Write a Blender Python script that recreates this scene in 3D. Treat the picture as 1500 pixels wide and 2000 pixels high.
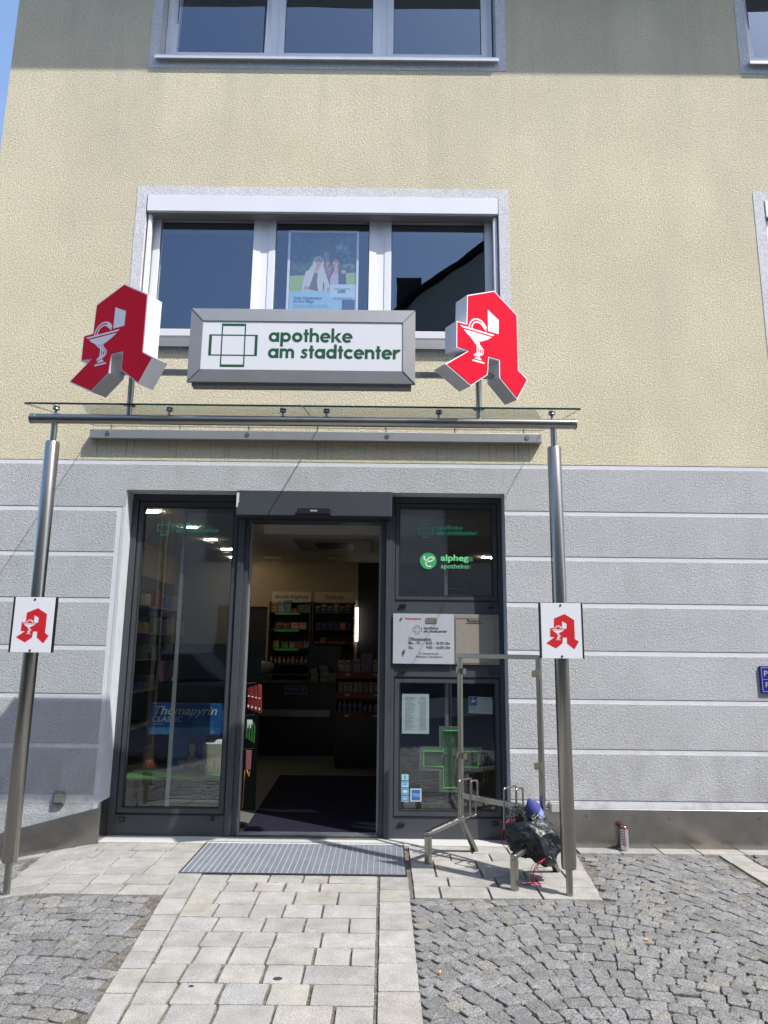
import bpy, bmesh, math, random
from mathutils import Vector, Matrix
import numpy as np
R = math.radians
for o in list(bpy.data.objects): bpy.data.objects.remove(o)
SC = bpy.context.scene
COL = SC.collection
rnd = random.Random(7)

# ------------------------------------------------------------------ camera, sky, sun, exposure
cam_d = bpy.data.cameras.new('camera'); cam = bpy.data.objects.new('camera', cam_d); COL.objects.link(cam)
cam_d.sensor_fit = 'VERTICAL'; cam_d.sensor_height = 36.0; cam_d.lens = 1387.0 / 2000.0 * 36.0
cam_d.clip_start = 0.05; cam_d.clip_end = 2000
pitch, yaw, roll = R(10.9), R(-0.1), R(0.65)
fw = Vector((math.sin(yaw)*math.cos(pitch), math.cos(yaw)*math.cos(pitch), math.sin(pitch)))
rt = Vector((math.cos(yaw), -math.sin(yaw), 0)); up = rt.cross(fw)
r2 = rt*math.cos(roll) + up*math.sin(roll); u2 = -rt*math.sin(roll) + up*math.cos(roll)
cam.matrix_world = Matrix(((r2.x, u2.x, -fw.x, 0), (r2.y, u2.y, -fw.y, -6.0), (r2.z, u2.z, -fw.z, 1.52), (0, 0, 0, 1)))
SC.camera = cam
SUN = Vector((1.42, -1.0, 2.42)).normalized()
elev = math.asin(SUN.z); azim = math.atan2(SUN.x, SUN.y)
w = bpy.data.worlds.new('World'); SC.world = w; w.use_nodes = True
nt = w.node_tree; nt.nodes.clear()
sky = nt.nodes.new('ShaderNodeTexSky'); sky.sky_type = 'NISHITA'; sky.sun_disc = False
sky.sun_elevation = elev; sky.sun_rotation = azim; sky.air_density = 1.0; sky.dust_density = 1.7; sky.ozone_density = 2.6
bg = nt.nodes.new('ShaderNodeBackground'); bg.inputs[1].default_value = 0.15
wo = nt.nodes.new('ShaderNodeOutputWorld')
nt.links.new(sky.outputs[0], bg.inputs[0]); nt.links.new(bg.outputs[0], wo.inputs[0])
sd = bpy.data.lights.new('sun', 'SUN'); sd.energy = 3.3; sd.angle = R(0.55); sd.color = (1.0, 0.955, 0.89)
so = bpy.data.objects.new('sun', sd); COL.objects.link(so)
so.rotation_euler = SUN.to_track_quat('Z', 'Y').to_euler(); so.location = (6, -10, 14)
SC.view_settings.view_transform = 'Standard'; SC.view_settings.look = 'None'
SC.view_settings.gamma = 1.0; SC.view_settings.exposure = 1.14
SC.cycles.max_bounces = 10; SC.cycles.transparent_max_bounces = 24; SC.cycles.caustics_reflective = False

# ------------------------------------------------------------------ helpers: objects
def link(o, parent=None):
    COL.objects.link(o)
    if parent is not None: o.parent = parent
    return o
def tag(o, label=None, cat=None, group=None, kind=None):
    if label: o['label'] = label
    if cat: o['category'] = cat
    if group: o['group'] = group
    if kind: o['kind'] = kind
    return o
def thing(name, label, cat, loc=(0, 0, 0), group=None, rz=0):
    o = bpy.data.objects.new(name, None); o.empty_display_size = .1
    o.location = loc; o.rotation_euler = (0, 0, rz)
    link(o); return tag(o, label, cat, group)
def copy_tree(o, parent=None):
    c = o.copy(); COL.objects.link(c)
    if parent is not None: c.parent = parent
    for ch in [x for x in bpy.data.objects if x.parent == o]: copy_tree(ch, c)
    return c

class MB:
    """collects shapes, links them as ONE mesh object"""
    def __init__(s): s.v = []; s.f = []; s.m = []; s.c = []; s.cur = 0; s.col = (1, 1, 1)
    def mat(s, i): s.cur = i; return s
    def add(s, vs, fs):
        b = len(s.v); s.v += [tuple(p) for p in vs]
        for f in fs: s.f.append(tuple(b+i for i in f)); s.m.append(s.cur); s.c.append(s.col)
        return s
    def box(s, x0, x1, y0, y1, z0, z1):
        return s.add([(x0,y0,z0),(x1,y0,z0),(x1,y1,z0),(x0,y1,z0),(x0,y0,z1),(x1,y0,z1),(x1,y1,z1),(x0,y1,z1)],
                     [(0,3,2,1),(4,5,6,7),(0,1,5,4),(1,2,6,5),(2,3,7,6),(3,0,4,7)])
    def ring(s, x0, x1, z0, z1, w, y0, y1, bev=0.0):      # rectangular frame facing -y
        wl, wr, wb, wt = (w, w, w, w) if not isinstance(w, tuple) else w
        o = [(x0,z0),(x1,z0),(x1,z1),(x0,z1)]; i = [(x0+wl,z0+wb),(x1-wr,z0+wb),(x1-wr,z1-wt),(x0+wl,z1-wt)]
        vs = [(x,y0+bev,z) for x,z in o]+[(x,y0,z) for x,z in i]+[(x,y1,z) for x,z in o]+[(x,y1,z) for x,z in i]
        fs = []
        for k in range(4):
            n = (k+1) % 4
            fs += [(k,n,4+n,4+k),(8+n,8+k,12+k,12+n),(n,k,8+k,8+n),(4+k,4+n,12+n,12+k)]
        return s.add(vs, fs)
    def prism(s, poly, fn, d0, d1):    # poly 2d (ccw as seen), fn(u,v,d)->xyz
        n = len(poly)
        vs = [fn(u,v,d0) for u,v in poly]+[fn(u,v,d1) for u,v in poly]
        return s.add(vs, [tuple(range(n)), tuple(range(2*n-1,n-1,-1))]+[((k+1)%n,k,n+k,n+(k+1)%n) for k in range(n)])
    def tube(s, pts, r, seg=16, cap=True, r_end=None):
        pts = [Vector(p) for p in pts]; n = len(pts); rings = []
        for i, p in enumerate(pts):
            t = ((pts[min(i+1,n-1)]-p).normalized()+(p-pts[max(i-1,0)]).normalized())
            t = t.normalized() if t.length > 1e-6 else Vector((0,0,1))
            if i == 0: a = Vector((0,0,1)) if abs(t.z) < .9 else Vector((1,0,0)); u = (a-t*a.dot(t)).normalized()
            else: u = (u-t*u.dot(t)).normalized()
            v = t.cross(u); rr = r if r_end is None else r+(r_end-r)*i/(n-1)
            if 0 < i < n-1:
                c = (pts[i+1]-p).normalized().dot((p-pts[i-1]).normalized()); rr = rr  # mitre kept round
            rings.append([p+(u*math.cos(2*math.pi*k/seg)+v*math.sin(2*math.pi*k/seg))*rr for k in range(seg)])
        vs = [q for rg in rings for q in rg]; fs = []
        for i in range(n-1):
            for k in range(seg):
                a = i*seg+k; b = i*seg+(k+1) % seg
                fs.append((a, b, b+seg, a+seg))
        if cap: fs += [tuple(range(seg-1,-1,-1)), tuple(range((n-1)*seg, n*seg))]
        return s.add(vs, fs)
    def bar(s, a, b, w, h, roll_up=(0,0,1)):
        a = Vector(a); b = Vector(b); t = (b-a).normalized(); U = Vector(roll_up)
        if abs(t.dot(U)) > .95: U = Vector((0.7,-0.7,0))
        sx = t.cross(U).normalized()*w/2; sz = sx.cross(t).normalized()*h/2
        vs = [p+e for p in (a,b) for e in (-sx-sz, sx-sz, sx+sz, -sx+sz)]
        return s.add(vs, [(0,1,2,3),(7,6,5,4),(0,4,5,1),(1,5,6,2),(2,6,7,3),(3,7,4,0)])
    def lathe(s, prof, c, seg=24):
        cx, cy, cz = c; n = len(prof)
        vs = [(cx+r*math.cos(2*math.pi*k/seg), cy+r*math.sin(2*math.pi*k/seg), cz+z) for r,z in prof for k in range(seg)]
        fs = [(i*seg+k, i*seg+(k+1)%seg, (i+1)*seg+(k+1)%seg, (i+1)*seg+k) for i in range(n-1) for k in range(seg)]
        fs += [tuple(range(seg-1,-1,-1)), tuple(range((n-1)*seg, n*seg))]
        return s.add(vs, fs)
    def build(s, name, mats, parent=None, smooth=False, bevel=0, seg=2, fix=True):
        me = bpy.data.meshes.new(name); me.from_pydata(s.v, [], s.f)
        if not isinstance(mats, (list, tuple)): mats = [mats]
        for m in mats: me.materials.append(m)
        me.polygons.foreach_set('material_index', s.m)
        if any(c != (1,1,1) for c in s.c):
            ca = me.color_attributes.new('tone', 'FLOAT_COLOR', 'CORNER'); arr = []
            for p, c in zip(me.polygons, s.c): arr += [c[0], c[1], c[2], 1.0]*p.loop_total
            ca.data.foreach_set('color', arr)
        if fix:
            bm = bmesh.new(); bm.from_mesh(me); bmesh.ops.recalc_face_normals(bm, faces=bm.faces); bm.to_mesh(me); bm.free()
        if smooth:
            me.polygons.foreach_set('use_smooth', [True]*len(me.polygons))
            me.set_sharp_from_angle(angle=R(38))
        o = bpy.data.objects.new(name, me); link(o, parent)
        if bevel:
            b = o.modifiers.new('bevel', 'BEVEL'); b.width = bevel; b.segments = seg; b.limit_method = 'ANGLE'; b.angle_limit = R(40)
        return o
def wall_fn(x0, y0, z0):           # u right, v up, d = distance in front of y0
    return lambda u, v, d: (x0+u, y0-d, z0+v)

# ------------------------------------------------------------------ helpers: materials
def mat(name, base=(.5,.5,.5), rough=.6, metal=0, noise=0.0, nscale=8, bump=0, bscale=60, spec=.5, emit=None, estr=0, tone=False,
        detail=3, bump2=0, b2scale=8, aniso=0, stretch=None, speck=0, sscale=300, coat=0, tint=None, voro=False):
    m = bpy.data.materials.new(name); m.use_nodes = True; nt = m.node_tree; n = nt.nodes; L = nt.links
    p = n['Principled BSDF']; p.inputs['Roughness'].default_value = rough; p.inputs['Metallic'].default_value = metal
    p.inputs['Base Color'].default_value = (*base, 1); p.inputs['Specular IOR Level'].default_value = spec
    if coat: p.inputs['Coat Weight'].default_value = coat; p.inputs['Coat Roughness'].default_value = .05
    if emit: p.inputs['Emission Color'].default_value = (*emit, 1); p.inputs['Emission Strength'].default_value = estr
    tc = n.new('ShaderNodeTexCoord'); mp = n.new('ShaderNodeMapping'); L.new(tc.outputs['Object'], mp.inputs[0])
    if stretch: mp.inputs['Scale'].default_value = stretch
    colsock = None
    def mixc(a, b, fac, mode='MIX'):
        x = n.new('ShaderNodeMix'); x.data_type = 'RGBA'; x.blend_type = mode
        for s_, v in ((x.inputs[6], a), (x.inputs[7], b), (x.inputs[0], fac)):
            if hasattr(v, 'is_linked') or hasattr(v, 'links'): L.new(v, s_)
            elif isinstance(v, tuple): s_.default_value = (*v, 1)
            else: s_.default_value = v
        return x.outputs[2]
    if noise:
        t = n.new('ShaderNodeTexNoise'); t.inputs['Scale'].default_value = nscale; t.inputs['Detail'].default_value = 6; t.inputs['Roughness'].default_value = .62
        L.new(mp.outputs[0], t.inputs[0])
        r = n.new('ShaderNodeMapRange'); r.inputs[1].default_value = .3; r.inputs[2].default_value = .7
        L.new(t.outputs[0], r.inputs[0])
        d = tuple(c*(1-noise) for c in base); b = tuple(min(1, c*(1+noise*.5)) for c in base)
        if tint: d = tuple(x*y for x, y in zip(d, tint))
        colsock = mixc(d, b, r.outputs[0])
    if speck:
        t = n.new('ShaderNodeTexNoise'); t.inputs['Scale'].default_value = sscale; t.inputs['Detail'].default_value = 2; L.new(mp.outputs[0], t.inputs[0])
        r = n.new('ShaderNodeMapRange'); r.inputs[1].default_value = .35; r.inputs[2].default_value = .65; r.inputs[3].default_value = 1-speck; r.inputs[4].default_value = 1+speck
        L.new(t.outputs[0], r.inputs[0])
        cb = n.new('ShaderNodeCombineColor'); [L.new(r.outputs[0], cb.inputs[k]) for k in range(3)]
        colsock = mixc(colsock if colsock else base, cb.outputs[0], 1.0, 'MULTIPLY')
    if tone:
        a = n.new('ShaderNodeVertexColor'); a.layer_name = 'tone'
        colsock = mixc(colsock if colsock else base, a.outputs[0], 1.0, 'MULTIPLY')
    if colsock: L.new(colsock, p.inputs['Base Color'])
    last = None
    for st, sc, vo in ((bump, bscale, voro), (bump2, b2scale, False)):
        if not st: continue
        if vo:
            t = n.new('ShaderNodeTexNoise'); t.inputs['Scale'].default_value = sc; t.inputs['Detail'].default_value = 2.0; t.inputs['Roughness'].default_value=.7
            t.inputs['Distortion'].default_value = 1.2
        else:
            t = n.new('ShaderNodeTexNoise'); t.inputs['Scale'].default_value = sc; t.inputs['Detail'].default_value = detail
        L.new(mp.outputs[0], t.inputs[0])
        b = n.new('ShaderNodeBump'); b.inputs['Strength'].default_value = 1.0; b.inputs['Distance'].default_value = st
        L.new(t.outputs[0], b.inputs['Height'])
        if last: L.new(last, b.inputs['Normal'])
        last = b.outputs[0]
    if last: L.new(last, p.inputs['Normal'])
    return m
_flat = {}
def flat(c, rough=.5, em=0):
    k = (c, rough, em)
    if k not in _flat: _flat[k] = mat('paint', c, rough, noise=.06, nscale=20, emit=c if em else None, estr=em)
    return _flat[k]
def glass_mat(name, tint, refl, rough=0.0, extra=0.0, gcol=(1,1,1)):
    m = bpy.data.materials.new(name); m.use_nodes = True; nt = m.node_tree; n = nt.nodes; L = nt.links; n.clear()
    o = n.new('ShaderNodeOutputMaterial'); mx = n.new('ShaderNodeMixShader'); t = n.new('ShaderNodeBsdfTransparent'); g = n.new('ShaderNodeBsdfGlossy')
    t.inputs[0].default_value = (*tint, 1); g.inputs[0].default_value = (*gcol, 1); g.inputs['Roughness'].default_value = rough
    f = n.new('ShaderNodeFresnel'); f.inputs[0].default_value = 1.5
    a = n.new('ShaderNodeMath'); a.operation = 'MULTIPLY_ADD'; a.inputs[1].default_value = refl; a.inputs[2].default_value = extra; a.use_clamp = True
    L.new(f.outputs[0], a.inputs[0])
    ge = n.new('ShaderNodeNewGeometry'); iv = n.new('ShaderNodeMath'); iv.operation = 'SUBTRACT'; iv.inputs[0].default_value = 1.0; L.new(ge.outputs['Backfacing'], iv.inputs[1])
    ml = n.new('ShaderNodeMath'); ml.operation = 'MULTIPLY'; L.new(a.outputs[0], ml.inputs[0]); L.new(iv.outputs[0], ml.inputs[1]); L.new(ml.outputs[0], mx.inputs[0])
    # faint unevenness of real panes
    tc = n.new('ShaderNodeTexCoord'); nz = n.new('ShaderNodeTexNoise'); nz.inputs['Scale'].default_value = 1.1; nz.inputs['Detail'].default_value = 1.5
    bp = n.new('ShaderNodeBump'); bp.inputs['Distance'].default_value = .004; L.new(tc.outputs['Object'], nz.inputs[0]); L.new(nz.outputs[0], bp.inputs['Height']); L.new(bp.outputs[0], g.inputs['Normal'])
    L.new(t.outputs[0], mx.inputs[1]); L.new(g.outputs[0], mx.inputs[2]); L.new(mx.outputs[0], o.inputs[0])
    return m
M = {}
M['cream'] = mat('cream_render', (.615,.562,.41), .93, noise=.10, nscale=.9, bump=.0090, bscale=72, voro=True, speck=.20, sscale=75, spec=.2, tint=(1,.985,.97))
M['border'] = mat('white_border_render', (.60,.60,.625), .93, noise=.08, nscale=3, bump=.007, bscale=75, voro=True, speck=.14, sscale=75, spec=.2)
M['panel'] = mat('grey_facade_render', (.435,.445,.46), .93, noise=.10, nscale=1.3, bump=.0090, bscale=72, voro=True, speck=.12, sscale=75, spec=.2)
M['groove'] = mat('smooth_white_groove', (.60,.61,.64), .9, noise=.06, nscale=5, bump=.002, bscale=90, spec=.2)
M['reveal'] = mat('painted_reveal', (.52,.55,.58), .9, noise=.08, nscale=6, bump=.004, bscale=90, spec=.2)
M['steel'] = mat('brushed_steel', (.35,.335,.305), .28, 1, noise=.10, nscale=3, stretch=(1,1,.25), bump=.0004, bscale=30)
M['sheet'] = mat('steel_sheet', (.42,.41,.395), .24, 1, noise=.30, nscale=2.2, bump=.0016, bscale=3.0)
M['dullsteel'] = mat('dull_steel', (.26,.27,.285), .42, 1, noise=.18, nscale=4)
M['alu'] = mat('anodised_aluminium', (.30,.30,.305), .48, .55, noise=.06, nscale=5)
M['anthracite'] = mat('anthracite_frame', (.050,.055,.066), .42, 0, noise=.12, nscale=4, bump=.0004, bscale=200, spec=.5)
M['darkseal'] = mat('black_rubber', (.012,.012,.014), .5)
M['pvc'] = mat('white_window_plastic', (.77,.78,.80), .32, noise=.05, nscale=3)
M['shutter'] = mat('white_coated_aluminium', (.66,.68,.72), .38, noise=.05, nscale=2)
M['sill'] = mat('coated_sill', (.60,.62,.66), .4, .1, noise=.1, nscale=4)
M['winglass'] = glass_mat('window_glass', (.96,.97,.98), 1.6, 0, .095, (.70,.84,1.0))
M['shopglass'] = glass_mat('shop_glass', (.86,.88,.88), 1.35, 0, .075, (.93,.96,1.0))
M['canopyglass'] = glass_mat('canopy_glass', (.965,.985,.975), 1.0)
M['glassedge'] = mat('green_glass_edge', (.01,.035,.03), .15)
M['red'] = mat('red_sign_face', (.55,.012,.032), .35, noise=.05, nscale=2, spec=.03)
M['whitesign'] = mat('white_acrylic', (.64,.66,.70), .35, noise=.03, nscale=2)
M['signside'] = mat('white_sign_return', (.72,.71,.73), .38, noise=.06, nscale=3)
M['green'] = mat('dark_green_vinyl', (.006,.075,.030), .4)
M['vinylgreen'] = mat('green_window_vinyl', (.03,.46,.26), .4)
M['black'] = mat('black_paint', (.012,.012,.014), .4)
M['paver'] = mat('light_concrete_paver', (.295,.290,.280), .88, noise=.24, nscale=7, speck=.34, sscale=210, bump=.0022, bscale=260, tone=True, spec=.25, bump2=.003, b2scale=14)
M['cobble'] = mat('granite_cobble', (.165,.165,.165), .85, noise=.25, nscale=14, speck=.55, sscale=170, bump=.004, bscale=120, tone=True, spec=.3, bump2=.006, b2scale=28)
M['joint'] = mat('sandy_joint', (.13,.118,.10), .95, noise=.7, nscale=30, speck=.6, sscale=190, bump=.006, bscale=160)
M['granite'] = mat('granite_threshold', (.40,.40,.385), .8, noise=.1, nscale=8, speck=.2, sscale=240, bump=.001, bscale=240)
M['grid'] = mat('galvanised_grid', (.34,.37,.42), .5, .3, noise=.15, nscale=6)
M['gridbar'] = mat('bright_bearing_bar', (.66,.69,.74), .4, .3)
M['gridpit'] = mat('rubber_infill', (.115,.13,.155), .7, noise=.3, nscale=60, bump=.003, bscale=300)
M['mat'] = mat('purple_entrance_mat', (.020,.018,.033), .95, spec=.05, noise=.3, nscale=120, bump=.006, bscale=350)
M['inwall'] = mat('beige_interior_wall', (.30,.245,.17), .9, noise=.08, nscale=1.5)
M['inceil'] = mat('interior_ceiling', (.78,.76,.70), .9, noise=.04, nscale=1)
M['infloor'] = mat('light_stone_floor', (.11,.11,.10), .6, spec=.2, noise=.12, nscale=6, speck=.15, sscale=150)
M['counter'] = mat('black_lacquer', (.010,.010,.013), .35)
M['wood'] = mat('reddish_wood', (.17,.055,.025), .55, noise=.3, nscale=3, stretch=(1,1,8))
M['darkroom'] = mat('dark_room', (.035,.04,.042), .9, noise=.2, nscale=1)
M['lamp'] = mat('lit_lamp', (.9,.85,.7), .5, emit=(1,.86,.62), estr=42)
M['roofred'] = mat('clay_roof', (.10,.045,.03), .9, noise=.3, nscale=4)
M['opp'] = mat('opposite_render', (.42,.40,.36), .95, noise=.1, nscale=.6)
M['asphalt'] = mat('far_paving', (.13,.128,.122), .9, noise=.3, nscale=6, speck=.3, sscale=60, bump=.006, bscale=20)
M['bag'] = mat('black_nylon', (.007,.011,.015), .42, noise=.3, nscale=14, bump=.014, bscale=18, spec=.5)
M['cap'] = mat('blue_fabric', (.035,.05,.20), .8, noise=.15, nscale=40, bump=.001, bscale=400)
# dirt runs under the canopy rail are part of the wall colour
def dirt_runs():
    m = M['cream']; nt = m.node_tree; n = nt.nodes; L = nt.links; p = n['Principled BSDF']
    src = p.inputs['Base Color'].links[0].from_socket
    g = n.new('ShaderNodeNewGeometry'); sp = n.new('ShaderNodeSeparateXYZ'); L.new(g.outputs['Position'], sp.inputs[0])
    mp = n.new('ShaderNodeMapping'); mp.inputs['Scale'].default_value = (46, 0, .9); L.new(g.outputs['Position'], mp.inputs[0])
    t = n.new('ShaderNodeTexNoise'); t.inputs['Scale'].default_value = 1; t.inputs['Detail'].default_value = 2; L.new(mp.outputs[0], t.inputs[0])
    r = n.new('ShaderNodeMapRange'); r.inputs[1].default_value = .60; r.inputs[2].default_value = .66; L.new(t.outputs[0], r.inputs[0])
    def band(sock, a, b, c, d):
        x = n.new('ShaderNodeMapRange'); x.inputs[1].default_value = a; x.inputs[2].default_value = b; L.new(sock, x.inputs[0])
        y = n.new('ShaderNodeMapRange'); y.inputs[1].default_value = c; y.inputs[2].default_value = d; y.inputs[3].default_value = 1; y.inputs[4].default_value = 0; L.new(sock, y.inputs[0])
        q = n.new('ShaderNodeMath'); q.operation = 'MULTIPLY'; L.new(x.outputs[0], q.inputs[0]); L.new(y.outputs[0], q.inputs[1]); return q.outputs[0]
    def mul(a, b):
        q = n.new('ShaderNodeMath'); q.operation = 'MULTIPLY'
        for k, v in ((0, a), (1, b)):
            if isinstance(v, float): q.inputs[k].default_value = v
            else: L.new(v, q.inputs[k])
        return q.outputs[0]
    f = mul(mul(mul(band(sp.outputs[2], 3.11, 3.2, 3.30, 3.31), band(sp.outputs[0], -2.56, -2.54, 1.33, 1.35)), r.outputs[0]), .55)
    # broad grey weathering that darkens patches and the strip below the upper windows
    t2 = n.new('ShaderNodeTexNoise'); t2.inputs['Scale'].default_value = .55; t2.inputs['Detail'].default_value = 5; mp2 = n.new('ShaderNodeMapping'); mp2.inputs['Scale'].default_value = (2.4, 1, .7)
    L.new(g.outputs['Position'], mp2.inputs[0]); L.new(mp2.outputs[0], t2.inputs[0])
    r2_ = n.new('ShaderNodeMapRange'); r2_.inputs[1].default_value = .48; r2_.inputs[2].default_value = .72; r2_.inputs[4].default_value = .42; L.new(t2.outputs[0], r2_.inputs[0])
    x = n.new('ShaderNodeMix'); x.data_type = 'RGBA'; L.new(src, x.inputs[6]); x.inputs[7].default_value = (.44,.41,.325,1); L.new(r2_.outputs[0], x.inputs[0])
    y = n.new('ShaderNodeMix'); y.data_type = 'RGBA'; L.new(x.outputs[2], y.inputs[6]); y.inputs[7].default_value = (.12,.12,.10,1); L.new(f, y.inputs[0])
    L.new(y.outputs[2], p.inputs['Base Color'])
dirt_runs()
def grime(m, fx, c, lo, hi, sx, sz, thr, amt):
    """dirt in the wall paint itself: patches between two heights"""
    nt = m.node_tree; n = nt.nodes; L = nt.links; p = n['Principled BSDF']; src = p.inputs['Base Color'].links[0].from_socket
    g = n.new('ShaderNodeNewGeometry'); sp = n.new('ShaderNodeSeparateXYZ'); L.new(g.outputs['Position'], sp.inputs[0])
    mp = n.new('ShaderNodeMapping'); mp.inputs['Scale'].default_value = (sx, sx, sz); L.new(g.outputs['Position'], mp.inputs[0])
    t = n.new('ShaderNodeTexNoise'); t.inputs['Scale'].default_value = 1; t.inputs['Detail'].default_value = 5; L.new(mp.outputs[0], t.inputs[0])
    r = n.new('ShaderNodeMapRange'); r.inputs[1].default_value = thr; r.inputs[2].default_value = thr+.2; L.new(t.outputs[0], r.inputs[0])
    h = n.new('ShaderNodeMapRange'); h.inputs[1].default_value = lo; h.inputs[2].default_value = hi; h.inputs[3].default_value = 0 if fx else 1; h.inputs[4].default_value = 1 if fx else 0; L.new(sp.outputs[2], h.inputs[0])
    q = n.new('ShaderNodeMath'); q.operation = 'MULTIPLY'; L.new(r.outputs[0], q.inputs[0]); L.new(h.outputs[0], q.inputs[1])
    q2 = n.new('ShaderNodeMath'); q2.operation = 'MULTIPLY'; q2.inputs[1].default_value = amt; L.new(q.outputs[0], q2.inputs[0])
    x = n.new('ShaderNodeMix'); x.data_type = 'RGBA'; L.new(src, x.inputs[6]); x.inputs[7].default_value = (*c,1); L.new(q2.outputs[0], x.inputs[0]); L.new(x.outputs[2], p.inputs['Base Color'])
grime(M['cream'], True, (.36,.335,.27), 5.4, 7.1, 5.5, .45, .50, .22)
grime(M['panel'], False, (.24,.24,.23), .0, 1.1, 6, 3, .42, .55)
grime(M['panel'], True, (.30,.31,.30), 1.0, 2.0, 4, .8, .52, .30)
grime(M['groove'], False, (.30,.30,.28), .0, 1.4, 8, 8, .45, .55)
grime(M['sheet'], False, (.30,.26,.20), .0, .22, 5, 9, .40, .5)

# ------------------------------------------------------------------ helpers: lettering
def text_mb(mb, txt, x, y, z, size, align='LEFT', bold=0.0, shear=0.0, depth=.0012, width=None, fn=None):
    cu = bpy.data.curves.new('t', 'FONT'); cu.body = txt; cu.size = size; cu.align_x = align; cu.offset = bold*size; cu.shear = shear
    cu.resolution_u = 3; cu.fill_mode = 'BOTH'
    o = bpy.data.objects.new('t', cu); COL.objects.link(o); dg = bpy.context.evaluated_depsgraph_get(); dg.update()
    me = bpy.data.meshes.new_from_object(o.evaluated_get(dg))
    pts = [v.co.copy() for v in me.vertices]; fcs = [tuple(p.vertices) for p in me.polygons]
    k = 1.0
    if width and pts:
        w_ = max(p.x for p in pts)-min(p.x for p in pts); k = width/w_ if w_ else 1
    if fn is None: fn = wall_fn(x, y, z)
    else:
        base = fn; fn = lambda u, v, d: base(x+u, z+v, d+y)
    if pts: mb.add([fn(p.x*k, p.y, depth) for p in pts], fcs)
    bpy.data.objects.remove(o); bpy.data.curves.remove(cu); bpy.data.meshes.remove(me)
def arc(cx, cy, r, a0, a1, n=None):
    n = n or max(3, int(abs(a1-a0)/9)); return [(cx+r*math.cos(R(a0+(a1-a0)*i/n)), cy+r*math.sin(R(a0+(a1-a0)*i/n))) for i in range(n+1)]
class Flat2D:
    """2-d marks laid on a surface, each a hair above the one before"""
    def __init__(s, mb, fn, base=.0008, step=.00002): s.mb = mb; s.fn = fn; s.d = base; s.st = step
    def poly(s, pts): s.d += s.st; s.mb.add([s.fn(u, v, s.d) for u, v in pts], [tuple(range(len(pts)))])
    def rect(s, x0, y0, x1, y1): s.poly([(x0,y0),(x1,y0),(x1,y1),(x0,y1)])
    def frame(s, x0, y0, x1, y1, tx, ty):
        s.rect(x0,y0,x1,y0+ty); s.rect(x0,y1-ty,x1,y1); s.rect(x0,y0+ty,x0+tx,y1-ty); s.rect(x1-tx,y0+ty,x1,y1-ty)
    def ell(s, cx, cy, rx, ry, n=18, rot=0):
        c, q = math.cos(R(rot)), math.sin(R(rot)); s.poly([(cx+rx*math.cos(2*math.pi*k/n)*c-ry*math.sin(2*math.pi*k/n)*q, cy+rx*math.cos(2*math.pi*k/n)*q+ry*math.sin(2*math.pi*k/n)*c) for k in range(n)])
    def band(s, outer, inner):
        s.d += s.st; n = len(outer); s.mb.add([s.fn(u,v,s.d) for u,v in outer]+[s.fn(u,v,s.d) for u,v in inner], [(k,k+1,n+k+1,n+k) for k in range(n-1)])
    def ringarc(s, cx, cy, ro, ri, a0, a1): s.band(arc(cx,cy,ro,a0,a1), arc(cx,cy,ri,a0,a1,max(3,int(abs(a1-a0)/9))))
    def stroke(s, pts, w0, w1=None):
        w1 = w0 if w1 is None else w1; n = len(pts); a = []; b = []
        for i, p in enumerate(pts):
            q = pts[min(i+1,n-1)]; r_ = pts[max(i-1,0)]; dx, dy = q[0]-r_[0], q[1]-r_[1]; l = math.hypot(dx,dy) or 1
            w_ = (w0+(w1-w0)*i/(n-1))/2; a.append((p[0]-dy/l*w_, p[1]+dx/l*w_)); b.append((p[0]+dy/l*w_, p[1]-dx/l*w_))
        s.band(a, b)
def glyph(F, ch, x, k, y):
    def P(pts): F.poly([(x+a*k, y+b*k) for a, b in pts])
    def B(a, b, c, d): F.rect(x+a*k, y+b*k, x+c*k, y+d*k)
    def A(cx, cy, ro, ri, a0, a1): F.ringarc(x+cx*k, y+cy*k, ro*k, ri*k, a0, a1)
    s = .27
    if ch == 'a': A(.5,.5,.52,.23,0,360); B(.76,-.01,1.04,1.01); return 1.15
    if ch == 'd': A(.5,.5,.52,.23,0,360); B(.76,-.01,1.04,1.5); return 1.15
    if ch == 'p': B(0,-.5,.28,1.01); A(.54,.5,.52,.23,0,360); return 1.17
    if ch == 'o': A(.52,.5,.53,.22,0,360); return 1.13
    if ch == 't': B(.13,0,.41,1.36); B(0,.76,.55,1.0); return .62
    if ch in 'hn': B(0,0,.28,1.5 if ch == 'h' else 1.01); A(.5,.56,.455,.18,0,150); B(.675,0,.955,.57); return 1.06
    if ch == 'm': B(0,0,.28,1.01); A(.45,.6,.42,.15,0,150); B(.59,0,.87,.61); A(1.03,.6,.42,.15,0,150); B(1.17,0,1.45,.61); return 1.56
    if ch == 'e': A(.52,.5,.53,.25,0,318); B(.2,.42,1.04,.6); return 1.12
    if ch == 'c': A(.52,.5,.53,.24,42,318); return .98
    if ch == 'k': B(0,0,.28,1.5); P([(.25,.47),(.44,.38),(1.02,1.0),(.66,1.0)]); P([(.30,.52),(.70,0),(1.08,0),(.52,.66)]); return 1.08
    if ch == 'r': B(0,0,.28,1.01); A(.58,.58,.45,.17,62,180); return .80
    if ch == 's': F.stroke([(x+a*k, y+b*k) for a, b in [(.70,.80),(.55,.87),(.38,.89),(.24,.80),(.24,.66),(.38,.55),(.52,.47),(.60,.34),(.56,.19),(.40,.10),(.22,.12),(.06,.22)]], .24*k); return .84
    return .5
def logo_text(F, txt, x, y, width, k=None):
    adv = 0
    class D:
        def poly(s,*a):pass
        rect = ringarc = stroke = poly
    for c in txt: adv += glyph(D(), c, 0, 1, 0)
    k = width/adv if k is None else k; cx = x
    for c in txt: cx += glyph(F, c, cx, k, y)*k
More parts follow.
